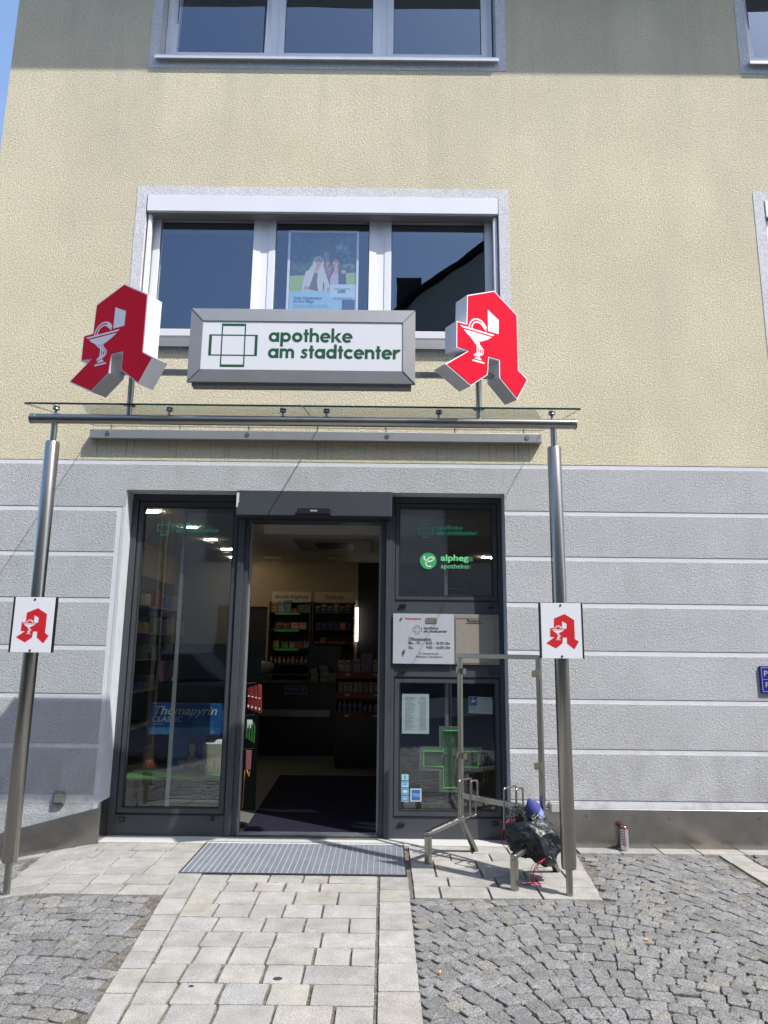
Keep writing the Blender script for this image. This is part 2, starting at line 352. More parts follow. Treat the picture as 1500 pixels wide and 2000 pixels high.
def apo_logo(F, x, y, s):       # x,y lower left of the cross box, s metres per unit of 1.0 = main board panel height
    # cross of two outlined rectangles
    cx, cy = x+.222*s, y+.184*s
    F.frame(cx-.0865*s, cy-.165*s, cx+.0865*s, cy+.165*s, .009*s, .019*s)
    F.frame(cx-.1735*s, cy-.0805*s, cx+.1735*s, cy+.0805*s, .020*s, .009*s)
    logo_text(F, 'apotheke', x+.475*s, y+.213*s, .603*s)
    logo_text(F, 'am stadtcenter', x+.475*s, y+.091*s, .943*s)
APO = [(843,435),(491,580),(479,888),(354,890),(349,1165),(488,1172),(211,1365),(525,1525),(741,1365),(758,1180),(893,1180),(891,1365),(1124,1550),(1278,1305),(1151,1225),(1154,625)]
APO = [((x-745)/1115, (1550-y)/1115) for x, y in APO]
APO_HOLE = [((x-745)/1115, (1550-y)/1115) for x, y in [(752,670),(749,900),(889,900),(895,745)]]
def goblet(F, s, ox=0, oy=0):
    q = lambda x, y: (ox+(x-745)/1115*s, oy+(1550-y)/1115*s)
    w = .010*s
    F.poly([q(395,922),q(420,940),q(810,940),q(835,922)])
    F.poly([q(440,955),q(470,985),q(530,1020),q(600,1042),q(660,1034),q(740,995),q(800,955)])
    F.stroke([q(508+115-115*math.cos(R(a)), 925-118*math.sin(R(a))) for a in range(0,165,12)], .013*s, .016*s)
    F.stroke([q(508+115-82*math.cos(R(a)), 925-88*math.sin(R(a))) for a in range(0,150,12)], .013*s, .013*s)
    F.poly([q(650,835),q(690,832),q(725,880),q(727,915),q(700,890),q(668,862)])
    F.stroke([q(530,1010),q(570,1050),q(610,1085),q(650,1110),(q(665,1135)),q(655,1165),q(620,1185),q(585,1195)], .017*s, .012*s)
    F.stroke([q(560,1015),q(600,1050),q(650,1085),q(685,1120),q(682,1155),q(650,1185)], .010*s)
    F.rect(*q(600,1205), *q(616,1035)); F.rect(*q(626,1205), *q(640,1040))
    F.stroke([q(640,1160),q(600,1175),q(572,1195),q(568,1205)], .014*s)
    F.poly([q(570,1232),q(590,1210),q(640,1208),q(665,1232)])
    F.poly([q(540,1262),q(548,1245),q(690,1245),q(700,1262)])

# ================================================================== THE SETTING
def gz(x, y):
    t = -2.2-x
    return -0.18*(max(0, t) if t > .15 or t < -.15 else (t+.15)**2/.6)
# far ground sheet (reaches the horizon) with a local sheet under the stones
m = MB(); g = 900
xs = [-g,-60,-14,9,60,g]; ys = [-g,-60,-5.2,40,g]
for i in range(5):
    for j in range(4):
        if i == 2 and j == 2: continue
        z = -.012
        m.add([(xs[i],ys[j],z-(.5 if xs[i]<-13 else 0)),(xs[i+1],ys[j],z-(.5 if xs[i+1]<-13 else 0)),(xs[i+1],ys[j+1],z-(.5 if xs[i+1]<-13 else 0)),(xs[i],ys[j+1],z-(.5 if xs[i]<-13 else 0))], [(0,1,2,3)])
m.add([(-14,.3,-.6),(9,.3,-.6),(9,40,-.6),(-14,40,-.6)], [(0,1,2,3)])
tag(m.build('ground', M['asphalt'], fix=False), kind='structure')
m = MB(); nx, ny = 92, 22
for j in range(ny+1):
    for i in range(nx+1):
        x = -14+23*i/nx; y = -5.2+5.5*j/ny; m.v.append((x, y, gz(x,y)-.013))
for j in range(ny):
    for i in range(nx):
        a = j*(nx+1)+i; m.f.append((a,a+1,a+nx+2,a+nx+1)); m.m.append(0); m.c.append((1,1,1))
tag(m.build('joint_sand', M['joint'], fix=False), kind='structure')

def stone(mb, poly, z_extra=0, bev=.006, dome=0.0, tone=(1,1,1), h=.04, rough=0, tilt=.005):
    """one paving stone: outline poly (ccw), top inset by bev"""
    cx = sum(p[0] for p in poly)/len(poly); cy = sum(p[1] for p in poly)/len(poly); n = len(poly)
    tx, ty = rnd.uniform(-tilt,tilt), rnd.uniform(-tilt,tilt)
    def P(p, k, dz):
        x = cx+(p[0]-cx)*k; y = cy+(p[1]-cy)*k
        return (x, y, gz(x,y)+dz+z_extra+(x-cx)*tx+(y-cy)*ty)
    rad = sum(math.hypot(p[0]-cx,p[1]-cy) for p in poly)/n; k1 = 1-bev/rad; k2 = .55
    v = [P(p,1,-h) for p in poly]+[P(p,1,-bev*.8) for p in poly]+[P(p,k1,rnd.uniform(-rough,rough)) for p in poly]
    mb.col = tone
    if dome:
        v += [P(p,k2,dome+rnd.uniform(-rough,rough)) for p in poly]; v.append(P((cx,cy),1,dome*1.1+rnd.uniform(-rough,rough)))
    f = []
    for i in range(n):
        j = (i+1) % n
        f += [(i,j,n+j,n+i),(n+i,n+j,2*n+j,2*n+i)]
        if dome: f += [(2*n+i,2*n+j,3*n+j,3*n+i),(3*n+i,3*n+j,4*n)]
    if not dome: f.append(tuple(range(2*n,3*n)))
    mb.add(v, f); mb.col = (1,1,1)
def chip(x0, x1, y0, y1, j=.002, skew=0, x0b=None, x1b=None):
    """rectangle with slightly uneven sides; x0b,x1b at y1"""
    x0b = x0 if x0b is None else x0b; x1b = x1 if x1b is None else x1b
    r = lambda: rnd.uniform(-j, j)
    c = [(x0,y0),(x1,y0),(x1b,y1),(x0b,y1)]; out = []
    for k in range(4):
        a, b = c[k], c[(k+1)%4]
        for t in (.02,.5,.98): out.append((a[0]+(b[0]-a[0])*t+r(), a[1]+(b[1]-a[1])*t+r()))
    return out
def pav_tone():
    b = rnd.uniform(.89,1.06); warm = rnd.random()
    if warm < .18: return (b*1.02, b*1.0, b*.93)
    if warm < .35: return (b*.95, b*.96, b*.96)
    return (b, b*.995, b*.975)
J = .0048
pav = MB()
outer = lambda y: -1.36+.098*(-1.18-y); inner = lambda y: -1.189+.074*(-1.221-y)
rows = [-.79,-.946,-1.116,-1.345,-1.56,-1.77,-1.971,-2.177,-2.376,-2.576,-2.78]
while rows[-1] > -5.0: rows.append(rows[-1]-.205)
for a, b in zip(rows, rows[1:]):
    x = inner((a+b)/2)+rnd.uniform(0,.01); first = True
    while x < -.02:
        wd = rnd.choice([.17,.19,.21,.23,.25,.27]); x1 = x+wd
        if -.02-x1 < .12: x1 = -.02
        l0 = inner(b) if first else x; l1 = inner(a) if first else x
        jj = rnd.choice([.005,.007,.010])
        stone(pav, chip(l0+jj, x1-J-.002, b+J, a-J, x0b=l1+jj), bev=.003, tone=pav_tone(), z_extra=rnd.uniform(-.0012,.0012)); x = x1; first = False
rc = [-.79,-1.052,-1.269,-1.475,-1.722,-1.942,-2.138,-2.432,-2.723,-3.0,-3.3,-3.6,-3.9,-4.2,-4.5,-4.8,-5.1]
for a, b in zip(rc, rc[1:]): stone(pav, chip(-.013+J,.184-J,b+J,a-J), bev=.003, tone=pav_tone(), z_extra=rnd.uniform(-.0012,.0012))
lc = [-.74,-.98,-1.256,-1.526,-1.77,-2.041,-2.235,-2.483,-2.753,-3.02,-3.3,-3.55,-3.85,-4.1,-4.4,-4.7,-5.0]
for a, b in zip(lc, lc[1:]): stone(pav, chip(outer(b)+J,inner(b)-J,b+J,a-J,x0b=outer(a)+J,x1b=inner(a)-J), bev=.003, tone=pav_tone(), z_extra=rnd.uniform(-.0012,.0012))
tag(pav.build('entrance_path', M['paver']), kind='structure')
# light paving in front of the facade, right and left of the grate
pav = MB()
xe = lambda y: 1.505-.09*(-y) if y > -.5 else 1.46-.1*(-.48-y)
rr = [-.017,-.208,-.399,-.589,-.782,-.977,-1.198]
for ri, (a, b) in enumerate(zip(rr, rr[1:])):
    x = .205; first = True
    while x < xe(a)-.02:
        wd = rnd.uniform(.27,.34) if not first else rnd.choice([.17,.24,.31]); x1 = x+wd; last = False
        if xe((a+b)/2)-x1 < .14: x1 = xe(b); last = True
        stone(pav, chip(x+.007, x1-.006, b+J, a-J, x1b=(xe(a) if last else x1)-.006), bev=.003, tone=pav_tone(), z_extra=rnd.uniform(-.0012,.0012)); x = x1; first = False
        if last: break
x = 1.52
while x < 8.6:
    wd = rnd.uniform(.28,.34); stone(pav, chip(x+J,x+wd-J,-.155,-.004), bev=.003, tone=pav_tone()); x += wd
y = -.165
while y > -5.0:
    wd = rnd.uniform(.19,.24); stone(pav, chip(2.575+J,2.77-J,y-wd+J,y-J), bev=.003, tone=pav_tone()); y -= wd
rl = [-.013,-.235,-.424,-.634,-.815,-1.006,-1.203]
xw = lambda y: -2.62-.10*y-.0 if y > -.5 else -2.57+.20*(-.5-y)
for a, b in zip(rl, rl[1:]):
    x = -1.385 if a > -.8 else outer((a+b)/2); first = True
    lim = xw((a+b)/2)
    while x > lim+.02:
        wd = rnd.uniform(.21,.33); x0 = x-wd
        if x0-lim < .13: x0 = lim
        stone(pav, chip(x0+J, x-J, b+J, a-J), bev=.003, tone=pav_tone(), z_extra=rnd.uniform(-.0012,.0012)); x = x0; first = False
x = -2.62
while x > -6.0:
    wd = rnd.uniform(.28,.34); stone(pav, chip(x-wd+J,x-J,-.13,-.02), bev=.003, tone=pav_tone()); x -= wd
tag(pav.build('light_paving', M['paver']), kind='structure')
# granite setts laid in segmental arcs
def in_light(x, y):
    if y > -.765 and -1.40 < x < .20: return True
    if outer(y)-.035 < x < .215 and y < -.7: return True
    if x > -1.5 and x < xe(y)+.035 and y > -1.235 and x > .1: return True
    if x > xw(y)-.05 and x < -1.3 and y > -1.245: return True
    if y > -.195 and x > 1.4: return True
    if y > -.17 and x < -2.5: return True
    if 2.53 < x < 2.82 and y > -5.1: return True
    return y > -.02
cob = MB()
def sett(cx, cy, w_, d_, ang):
    pts = []; n = 12
    for k in range(n):
        a = 2*math.pi*(k+.5)/n+rnd.uniform(-.12,.12); c, s = math.cos(a), math.sin(a)
        rr_ = 1/max(abs(c),abs(s)); rr_ = 1+(rr_-1)*.90; rr_ *= rnd.uniform(.93,1.07)
        pts.append((c*rr_*w_/2, s*rr_*d_/2))
    ca, sa = math.cos(ang), math.sin(ang)
    b = rnd.uniform(.82,1.14); t = rnd.random()
    tone = (b*1.16,b*1.12,b*1.0) if t < .05 else ((b*1.03,b*1.02,b*1.0) if t < .4 else (b,b,b*1.0))
    stone(cob, [(cx+p[0]*ca-p[1]*sa, cy+p[0]*sa+p[1]*ca) for p in pts], z_extra=rnd.uniform(-.005,.003), bev=.0035, dome=.0010, tilt=.014, tone=tone, h=.03, rough=.0020)
pitch_y = .098
for side in (0, 1):
    x_lo, x_hi = (-4.6, -1.0) if side == 0 else (.18, 5.6)
    per = 1.62; amp = .34 if side else .20; x_off = .2 if side else -.9
    j = 0
    yb = -5.2
    while yb < 1.0:
        s = x_lo; 
        while s < x_hi:
            wd = rnd.uniform(.078,.128)
            q = ((s+wd/2-x_off)/per) % 1.0; arcv = amp*(1-(2*q-1)**2); sl = amp*(-2*(2*q-1)*2)/per
            x = s+wd/2; y = yb+arcv-.3
            ang = math.atan(sl)*.92
            s += wd*math.cos(ang)
            if y < -5.15 or in_light(x, y): continue
            sett(x, y+rnd.uniform(-.006,.006), wd-.005, pitch_y*math.cos(ang*.6)-.005+rnd.uniform(-.004,.004), ang+rnd.uniform(-.11,.11))
        yb += pitch_y*rnd.uniform(.97,1.03)
tag(cob.build('cobblestones', M['cobble']), kind='structure')
gp_ = MB(); rg = random.Random(44)
for _ in range(3600):
    x, y = rg.uniform(-2.6,3.3), rg.uniform(-3.3,-.02)
    lp = in_light(x, y)
    if lp and (rg.random() < .93 and y < -.14): continue
    if -1.40 < x < .19 and y > -.80: continue
    q = rg.uniform(.0011,.0030); z = gz(x,y)+(.0005 if not lp else .002)+q*.3; t = rg.uniform(0,3.1); c, s_ = math.cos(t)*q*1.3, math.sin(t)*q*1.3
    b = rg.choice([1.0,1.0,.75,.5,.2]); gp_.col = (b,b*.93,b*.8)
    gp_.add([(x+c,y+s_,z),(x-s_,y+c,z),(x-c,y-s_,z),(x+s_,y-c,z),(x,y,z+q*.9),(x,y,z-q)], [(0,1,4),(1,2,4),(2,3,4),(3,0,4),(1,0,5),(2,1,5),(3,2,5),(0,3,5)])
tag(gp_.build('grit', mat('loose_grit', (.42,.38,.30), .9, tone=True), fix=False), kind='stuff')
m = MB(); m.box(-2.236,1.027,-.012,.176,-.05,.004); m.box(-1.18,-.04,.30,.36,-.05,.008)
tag(m.build('threshold_slab', M['granite'], bevel=.003), kind='structure')

# ================================================================== THE BUILDING
bld = thing('pharmacy_building', 'cream and grey rendered pharmacy building with dark framed shop front', 'building', (0,0,0))
def holed_wall(mb, x0, x1, z0, z1, holes, y, depth):
    xs = sorted({x0,x1,*[h[k] for h in holes for k in (0,1)]}); zs = sorted({z0,z1,*[h[k] for h in holes for k in (2,3)]})
    xs = [v for v in xs if x0 <= v <= x1]; zs = [v for v in zs if z0 <= v <= z1]
    for a, b in zip(xs, xs[1:]):
        for c, d in zip(zs, zs[1:]):
            mx, mz = (a+b)/2, (c+d)/2
            if any(h[0] < mx < h[1] and h[2] < mz < h[3] for h in holes): continue
            mb.add([(a,y,c),(b,y,c),(b,y,d),(a,y,d)], [(0,1,2,3)])
def reveals(mb, h, y, depth):
    a, b, c, d = h
    mb.add([(a,y,c),(a,y+depth,c),(a,y+depth,d),(a,y,d)], [(3,2,1,0)])
    mb.add([(b,y,c),(b,y+depth,c),(b,y+depth,d),(b,y,d)], [(0,1,2,3)])
    mb.add([(a,y,d),(a,y+depth,d),(b,y+depth,d),(b,y,d)], [(0,1,2,3)])
    mb.add([(a,y,c),(a,y+depth,c),(b,y+depth,c),(b,y,c)], [(3,2,1,0)])
WX = [0, 5.79]
OM = [(-2.27+o, 1.03+o, 4.20, 5.69) for o in WX]; OT = [(-2.27+o, 1.04+o, 7.165, 8.62) for o in WX]
OD = (-2.237, 1.028, -.7, 2.847)
w_ = MB()
holed_wall(w_, -3.71, 9.5, 3.112, 9.2, OM+OT, 0, .2)
w_.add([(-3.71,0,-1),(-3.71,9,-1),(-3.71,9,9.2),(-3.71,0,9.2)], [(0,1,2,3)])
w_.add([(-3.71,9,-1),(9.5,9,-1),(9.5,9,9.2),(-3.71,9,9.2)], [(0,1,2,3)])
w_.add([(9.5,0,-1),(9.5,9,-1),(9.5,9,9.2),(9.5,0,9.2)], [(0,1,2,3)])
w_.add([(-3.71,0,3.112),(9.5,0,3.112),(9.5,.02,3.112),(-3.71,.02,3.112)], [(0,1,2,3)])
w_.build('upper_wall', M['cream'], bld, fix=False)
for h in OM+OT:
    b_ = MB(); a, b, c, d = h; e = .095; lo = 4.12 if h in OM else 7.075
    x0, x1, z1 = a-e, b+e, d+.09
    for r_ in ((x0,a,lo,z1),(b,x1,lo,z1),(a,b,d,z1),(a,b,lo,c)):
        if r_[3]-r_[2] > .01: b_.add([(r_[0],-.004,r_[2]),(r_[1],-.004,r_[2]),(r_[1],-.004,r_[3]),(r_[0],-.004,r_[3])], [(0,1,2,3)])
    for (xa,za,xb,zb) in ((x0,lo,x0,z1),(x0,z1,x1,z1),(x1,z1,x1,lo),(x1,lo,x0,lo)):
        b_.add([(xa,-.004,za),(xb,-.004,zb),(xb,.004,zb),(xa,.004,za)], [(0,1,2,3)])
    reveals(b_, h, -.004, .21)
    b_.build('window_surround', M['border'], bld, fix=False)
# ground floor: smooth white backing with raised rough panels
GZ = [(2.66,2.70),(2.268,2.308),(1.876,1.918),(1.484,1.525),(1.095,1.135),(.703,.744),(.29,.352)]
bk = MB(); YB = .0028
holed_wall(bk, -3.70, 9.5, -1.0, 3.112, [OD], YB, .2)

bk.build('smooth_band_wall', M['groove'], bld, fix=False)
pn = MB(); top = 3.072; YP = -.001
segs = []
for lo, hi in GZ: segs.append((hi, top)); top = lo
for k, (z0, z1) in enumerate(segs):
    parts_ = [(-3.71,-2.305),(1.029,9.5)]
    if k == 0: parts_ = []
    for x0, x1 in parts_: pn.box(x0, x1, YP, YB+.003, z0, z1)
z0, z1 = segs[0]
pn.box(-3.71,-2.237,YP,YB+.002,z0,z1); pn.box(-2.237,1.028,YP,YB+.002,2.8475,z1); pn.box(1.028,9.5,YP,YB+.002,z0,z1)
pn.box(-3.71,-2.305,YP,YB+.002,-.5,.29)
pn.build('render_panel', M['panel'], bld)
rv = MB(); reveals(rv, (OD[0],OD[1],-.7,OD[3]), YP, .25); rv.box(-2.2372,-2.2368,YP,.2,0,.001)
rv.box(-2.262,-2.2372,-.0005,.014,-.4,2.847)
rv.build('door_reveal', M['reveal'], bld, fix=False)
# roof overhang that shades the top of the facade
rf = MB(); rf.box(-4.2,10,-.685,.0,8.80,8.98); rf.build('eaves', M['pvc'], bld)
rf = MB(); rf.add([(-4.3,-.8,8.98),(10.1,-.8,8.98),(10.1,4.5,12.6),(-4.3,4.5,12.6),(10.1,9.8,8.98),(-4.3,9.8,8.98)], [(0,1,2,3),(3,2,4,5),(0,3,5),(1,4,2)])
rf.build('roof', M['roofred'], bld)
# steel plinth
pl = MB(); pl.box(1.028,3.9,-.016,.004,-.05,.288); pl.box(3.903,9.5,-.016,.004,-.05,.288)
pl.build('steel_plinth', M['sheet'], bld, bevel=.002, seg=1)
pl = MB(); fn = wall_fn(0,0,0)
pl.prism([(-3.71,-.35),(-2.93,-.35),(-2.93,.077),(-3.71,-.13)], fn, .016, -.004); pl.prism([(-2.927,-.35),(-2.243,-.2),(-2.243,.256),(-2.927,.078)], fn, .016, -.004)
pl.build('steel_plinth', M['sheet'], bld, bevel=.002, seg=1)
pl = MB(); pl.box(-2.243,-2.233,-.014,.182,-.02,.30); pl.build('steel_plinth', M['sheet'], bld, bevel=.001, seg=1)
for x, z in ((1.62,.235),(2.28,.22),(3.0,.225),(-2.47,.12),(-3.2,.0),(1.33,.1)):
    pl = MB(); pl.tube([(x,-.017,z),(x,-.022,z)], .010, 12); pl.build('plinth_screw', M['steel'], bld)
# --- upper windows
def window(ox, z_lo, z_hi, gz0, gz1, upper):
    f = MB(); y0 = .118; a, b = -2.265+ox, 1.025+ox
    f.ring(a, b, z_lo+.03, z_hi-.002, (.055,.055,.05,.05), y0+.02, .20)
    gl = [(-2.16,-1.277),(-1.067,-.179),(.031,.913)]
    for x in (-1.172, -.074): f.box(x+ox-.046, x+ox+.046, y0+.012, .20, z_lo+.08, z_hi-.052)
    fr = f.build('window_frame', M['pvc'], bld, bevel=.004)
    for k, (x0, x1) in enumerate(gl):
        s = MB(); w0 = .066
        s.ring(x0+ox-w0, x1+ox+w0, gz0-w0, gz1+w0, w0, y0, .19, bev=.006)
        if upper and k == 0:
            for i, v in enumerate(s.v): s.v[i] = (v[0]+.012, v[1]-.0+.16*(v[2]-gz0)*.35, v[2])
        so_ = s.build('window_sash', M['pvc'], fr, bevel=.003)
        p = MB(); p.box(x0+ox-.004, x1+ox+.004, .142, .150, gz0-.004, gz1+.004)
        p.build('window_pane', M['winglass'], fr)
        r_ = MB(); r_.ring(x0+ox-.002, x1+ox+.002, gz0-.002, gz1+.002, .008, .1385, .1415); r_.build('glazing_seal', M['darkseal'], fr)
    s = MB()
    if upper: s.box(a-.03, b+.03, -.05, .14, z_lo+.002, z_lo+.022); s.box(a-.03, b+.03, -.052, -.044, z_lo-.03+.008, z_lo+.004)
    else: s.box(a, b, -.04, .14, z_lo+.02, z_lo+.04); s.box(a, b, -.042, -.034, z_lo-.045, z_lo+.022)
    s.build('window_sill', M['sill'] if upper else M['alu'], fr, bevel=.002)
    if not upper:
        s = MB(); s.box(a+.003, b-.003, -.012, .118, z_hi-.172, z_hi-.006); s.build('shutter_box', M['shutter'], fr, bevel=.004)
        s = MB(); s.box(a+.02, b-.02, .02, .108, z_hi-.186, z_hi-.1722); s.build('shutter_bottom_rail', M['alu'], fr)
        for x in (a+.01, b-.045):
            s = MB(); s.box(x, x+.035, .03, .065, z_lo+.042, z_hi-.188); s.box(x+.004, x+.031, .022, .0296, z_lo+.042, z_hi-.188); s.build('shutter_guide_rail', M['pvc'], fr)
    # the dark room behind, with a lowered blind edge
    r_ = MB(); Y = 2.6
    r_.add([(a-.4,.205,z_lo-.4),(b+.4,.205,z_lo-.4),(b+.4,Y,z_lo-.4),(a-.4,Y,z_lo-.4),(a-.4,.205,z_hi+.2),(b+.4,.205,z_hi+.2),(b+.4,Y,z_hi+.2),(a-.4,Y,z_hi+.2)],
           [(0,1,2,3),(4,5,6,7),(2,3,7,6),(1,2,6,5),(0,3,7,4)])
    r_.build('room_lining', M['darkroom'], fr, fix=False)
    r_ = MB(); r_.box(a, b, .23, .26, z_hi-.24, z_hi); r_.build('inner_blind', flat((.10,.105,.10), .8), fr)
for ox in WX: window(ox, 4.20, 5.69, 4.40, 5.527, False)
for ox in WX: window(ox, 7.165, 8.62, 7.372, 8.44, True)

# --- shop front (anthracite aluminium)
A = M['anthracite']
def shopwin(name, x0, x1, z0, z1, gx0, gx1, g0, g1):
    f = MB(); f.ring(x0, x1, z0, z1, (gx0-x0, x1-gx1, g0-z0, z1-g1), .178, .235, bev=0)
    fr = f.build(name, A, bld, bevel=.004)
    s = MB(); s.ring(x0+.004, x1-.004, z0+.004, z1-.004, .0035, .1755, .1785); s.ring(gx0-.003, gx1+.003, g0-.003, g1+.003, .007, .176, .1795)
    s.build('rubber_seal', M['darkseal'], fr)
    p = MB(); p.box(gx0-.01, gx1+.01, .205, .213, g0-.01, g1+.01); p.build('shop_pane', M['shopglass'], fr)
    return fr
f = MB()
f.box(-2.236,-2.184,.165,.26,.004,2.846); f.box(-2.184,-1.288,.165,.26,2.788,2.846); f.box(-2.184,-1.288,.172,.26,.004,.168)
f.box(.062,.088,.165,.26,.004,2.846); f.box(.988,1.027,.165,.26,.004,2.846); f.box(.088,.988,.165,.26,2.795,2.846)
f.box(.088,.988,.172,.26,.004,.170); f.box(.088,.988,.174,.26,1.287,1.932)
f.build('shop_front_frame', A, bld, bevel=.003)
for q in ((.09,.986,.1712,.1738,1.2872,1.2925),(.09,.986,.1712,.1738,1.9265,1.9318),(.09,.986,.169,.1716,.1655,.1705),(-2.18,-1.29,.169,.1716,.1635,.1685)):
    f = MB(); f.box(*q); f.build('shadow_gap', M['darkseal'], bld)
WL = shopwin('shop_window', -2.18, -1.292, .17, 2.786, -2.133, -1.336, .217, 2.733)
WRU = shopwin('shop_window', .090, .986, 1.934, 2.793, .130, .943, 1.976, 2.748)
WRL = shopwin('shop_window', .090, .986, .172, 1.285, .140, .942, .222, 1.241)
for x, z in ((.135,1.885),(.90,1.885),(.135,1.335),(.90,1.335),(.135,.115),(.90,.125),(-2.15,.125),(-1.40,.14)):
    c = MB(); s = 1 if x not in (-1.40,) else .6
    c.add([(x,.150,z+.016),(x+.052*s,.150,z+.016),(x+.052*s,.1715,z+.016),(x,.1715,z+.016),(x,.158,z-.004),(x+.052*s,.158,z-.004),(x+.052*s,.1715,z-.014),(x,.1715,z-.014)],
          [(0,1,2,3),(4,5,6,7),(0,1,5,4),(1,2,6,5),(2,3,7,6),(3,0,4,7)])
    c.build('drain_cap', M['black'], bld, bevel=.001, seg=1)
dr = MB()
for x0, x1, ya in ((-1.286,-1.232,.160),(-1.232,-1.196,.19),(-.030,.012,.19),(.012,.062,.160)): dr.box(x0,x1,ya,.30,.004,2.632)
dr.box(-1.196,-.030,.16,.30,2.607,2.634)
DR = dr.build('door_frame', A, bld, bevel=.003)
e = MB(); e.box(-1.1955,-1.178,.235,.275,.02,2.606); e.box(-.048,-.0305,.235,.275,.02,2.606); e.build('leaf_edge', M['alu'], DR, bevel=.002)
e = MB(); e.box(-1.19,-.034,.18,.30,.0045,.020); e.box(-1.19,-.034,.125,.176,.0045,.014)
for k in range(5): e.box(-1.19,-.034,.19+.02*k,.196+.02*k,.0202,.0235)
e.build('door_track', M['dullsteel'], DR, bevel=.001, seg=1)
h = MB(); h.box(-1.283,.059,-.004,.22,2.636,2.853); HD = h.build('door_operator_box', A, bld, bevel=.004)
s = MB(); s.box(-.752,-.466,-.055,-.0045,2.640,2.698); SN = s.build('motion_sensor', M['black'], HD, bevel=.006)
s = MB(); s.box(-.64,-.58,-.0562,-.0555,2.664,2.676); s.build('sensor_mark', flat((.35,.35,.36)), HD)
s = MB(); s.box(-1.2835,-1.262,-.0065,-.0042,2.74,2.83); s.box(-1.2835,-1.27,-.0068,-.0045,2.705,2.745); s.build('torn_sticker', flat((.55,.57,.55), .7), HD)
# glass sliding leaves parked behind the side windows
for x0, x1, gx0, gx1 in ((-1.815,-1.20,-1.79,-1.225),(-.028,.560,-.005,.535)):
    L_ = MB(); L_.ring(x0, x1, .03, 2.755, (.030,.030,.05,.045), .285, .315); lf = L_.build('sliding_leaf', M['alu'], bld, bevel=.002)
    p = MB(); p.box(gx0,gx1,.297,.303,.08,2.71); p.build('leaf_pane', M['shopglass'], lf)
# vinyl lettering on the panes
def vinyl(x, z, s, parent, m_=None):
    mb = MB(); F = Flat2D(mb, wall_fn(x, .2045, z), .0004); apo_logo(F, 0, 0, s); mb.build('vinyl_logo', m_ or M['vinylgreen'], parent, fix=False)
vinyl(-2.035, 2.475, .40, WL); vinyl(.275, 2.480, .385, WRU)
mb = MB(); F = Flat2D(mb, wall_fn(.383,.2045,2.282), .0004); F.ell(0,0,.073,.073,32); mb.build('round_emblem', flat((.03,.36,.11)), WRU, fix=False)
mb = MB(); F = Flat2D(mb, wall_fn(.383,.2038,2.282), .0004)
F.stroke([(-.035,.042),(-.036,.02),(-.020,-.002),(.010,-.006),(.042,.008),(.050,.024),(.035,.034),(.008,.028),(-.012,.008),(-.024,-.02),(-.014,-.042),(.008,-.050),(.026,-.046)], .013, .010)
mb.build('emblem_mark', flat((.72,.76,.74)), WRU, fix=False)
mb = MB(); text_mb(mb, 'alphega', .492,.2042,2.286, .074, bold=.028, width=.285); mb.build('vinyl_lettering', flat((.15,.64,.28)), WRU, fix=False)
mb = MB(); text_mb(mb, 'apotheken', .492,.2042,2.218, .060, width=.262); mb.build('vinyl_lettering', flat((.16,.58,.28)), WRU, fix=False)
# small card logos at the foot of the lower pane
for k in range(4):
    z = .452-.056*k
    c = MB(); c.box(.160,.218,.2040,.2048,z-.001,z+.046); ST = tag(c.build('window_sticker', flat((.28,.52,.66)), None, fix=True), ['pale blue sticker topmost in the column on the lower pane','pale blue sticker with printed lines, second in the column','card sticker with two white circles, third in the column','blue card sticker with circles, lowest in the column'][k], 'sticker', 'card stickers on the lower right pane')
    mb = MB(); F = Flat2D(mb, wall_fn(.160,.2039,z), .0003)
    if k == 0: F.rect(.024,.008,.034,.038)
    elif k == 1: F.rect(.006,.036,.052,.041); F.rect(.014,.020,.044,.028)
    else: F.rect(.005,.005,.053,.041)
    mb.build('print', flat((.03,.16,.34)), ST, fix=False)
    if k >= 2:
        mb = MB(); F = Flat2D(mb, wall_fn(.160,.2034,z), .0003); F.ell(.021,.023,.012,.013); F.ell(.037,.023,.012,.013); mb.build('print_circles', flat((.45,.60,.68) if k == 2 else (.20,.42,.72)), ST, fix=False)
c = MB(); c.box(.233,.325,.2040,.2048,.285,.387); ST = tag(c.build('window_sticker', flat((.42,.50,.54)), None), 'square white edged sticker with a blue field beside the card stickers', 'sticker')
mb = MB(); F = Flat2D(mb, wall_fn(.233,.2039,.285), .0003); F.rect(.011,.010,.081,.092); mb.build('blue_field', flat((.02,.13,.36)), ST, fix=False)
mb = MB(); text_mb(mb, 'AMERICAN', .246,.2034,.339,.016, bold=.01, width=.066); text_mb(mb, 'EXPRESS', .256,.2034,.324,.016, bold=.01, width=.056); mb.build('lettering', flat((.45,.52,.58)), ST, fix=False)

# ================================================================== CANOPY AND SIGNS
CY = -1.13
cp = thing('glass_canopy', 'glass entrance canopy on two stainless steel posts with a wall rail', 'canopy', (0,0,0))
def glass_z(y): return 3.178+(y+1.25)*(3.402-3.178)/1.21
for x0, x1 in ((-2.54,-.588),(-.584,1.362)):
    g_ = MB(); ya, yb, t = -1.25, -.035, .014
    za, zb = glass_z(ya), glass_z(yb)
    g_.add([(x0,ya,za),(x1,ya,za),(x1,yb,zb),(x0,yb,zb),(x0,ya,za+t),(x1,ya,za+t),(x1,yb,zb+t),(x0,yb,zb+t)], [(0,3,2,1),(4,5,6,7)])
    g_.mat(1).add([(x0,ya,za),(x1,ya,za),(x1,yb,zb),(x0,yb,zb),(x0,ya,za+t),(x1,ya,za+t),(x1,yb,zb+t),(x0,yb,zb+t)], [(0,1,5,4),(1,2,6,5),(2,3,7,6),(3,0,4,7)])
    g_.build('glass_panel', [M['canopyglass'], M['glassedge']], cp, fix=False)
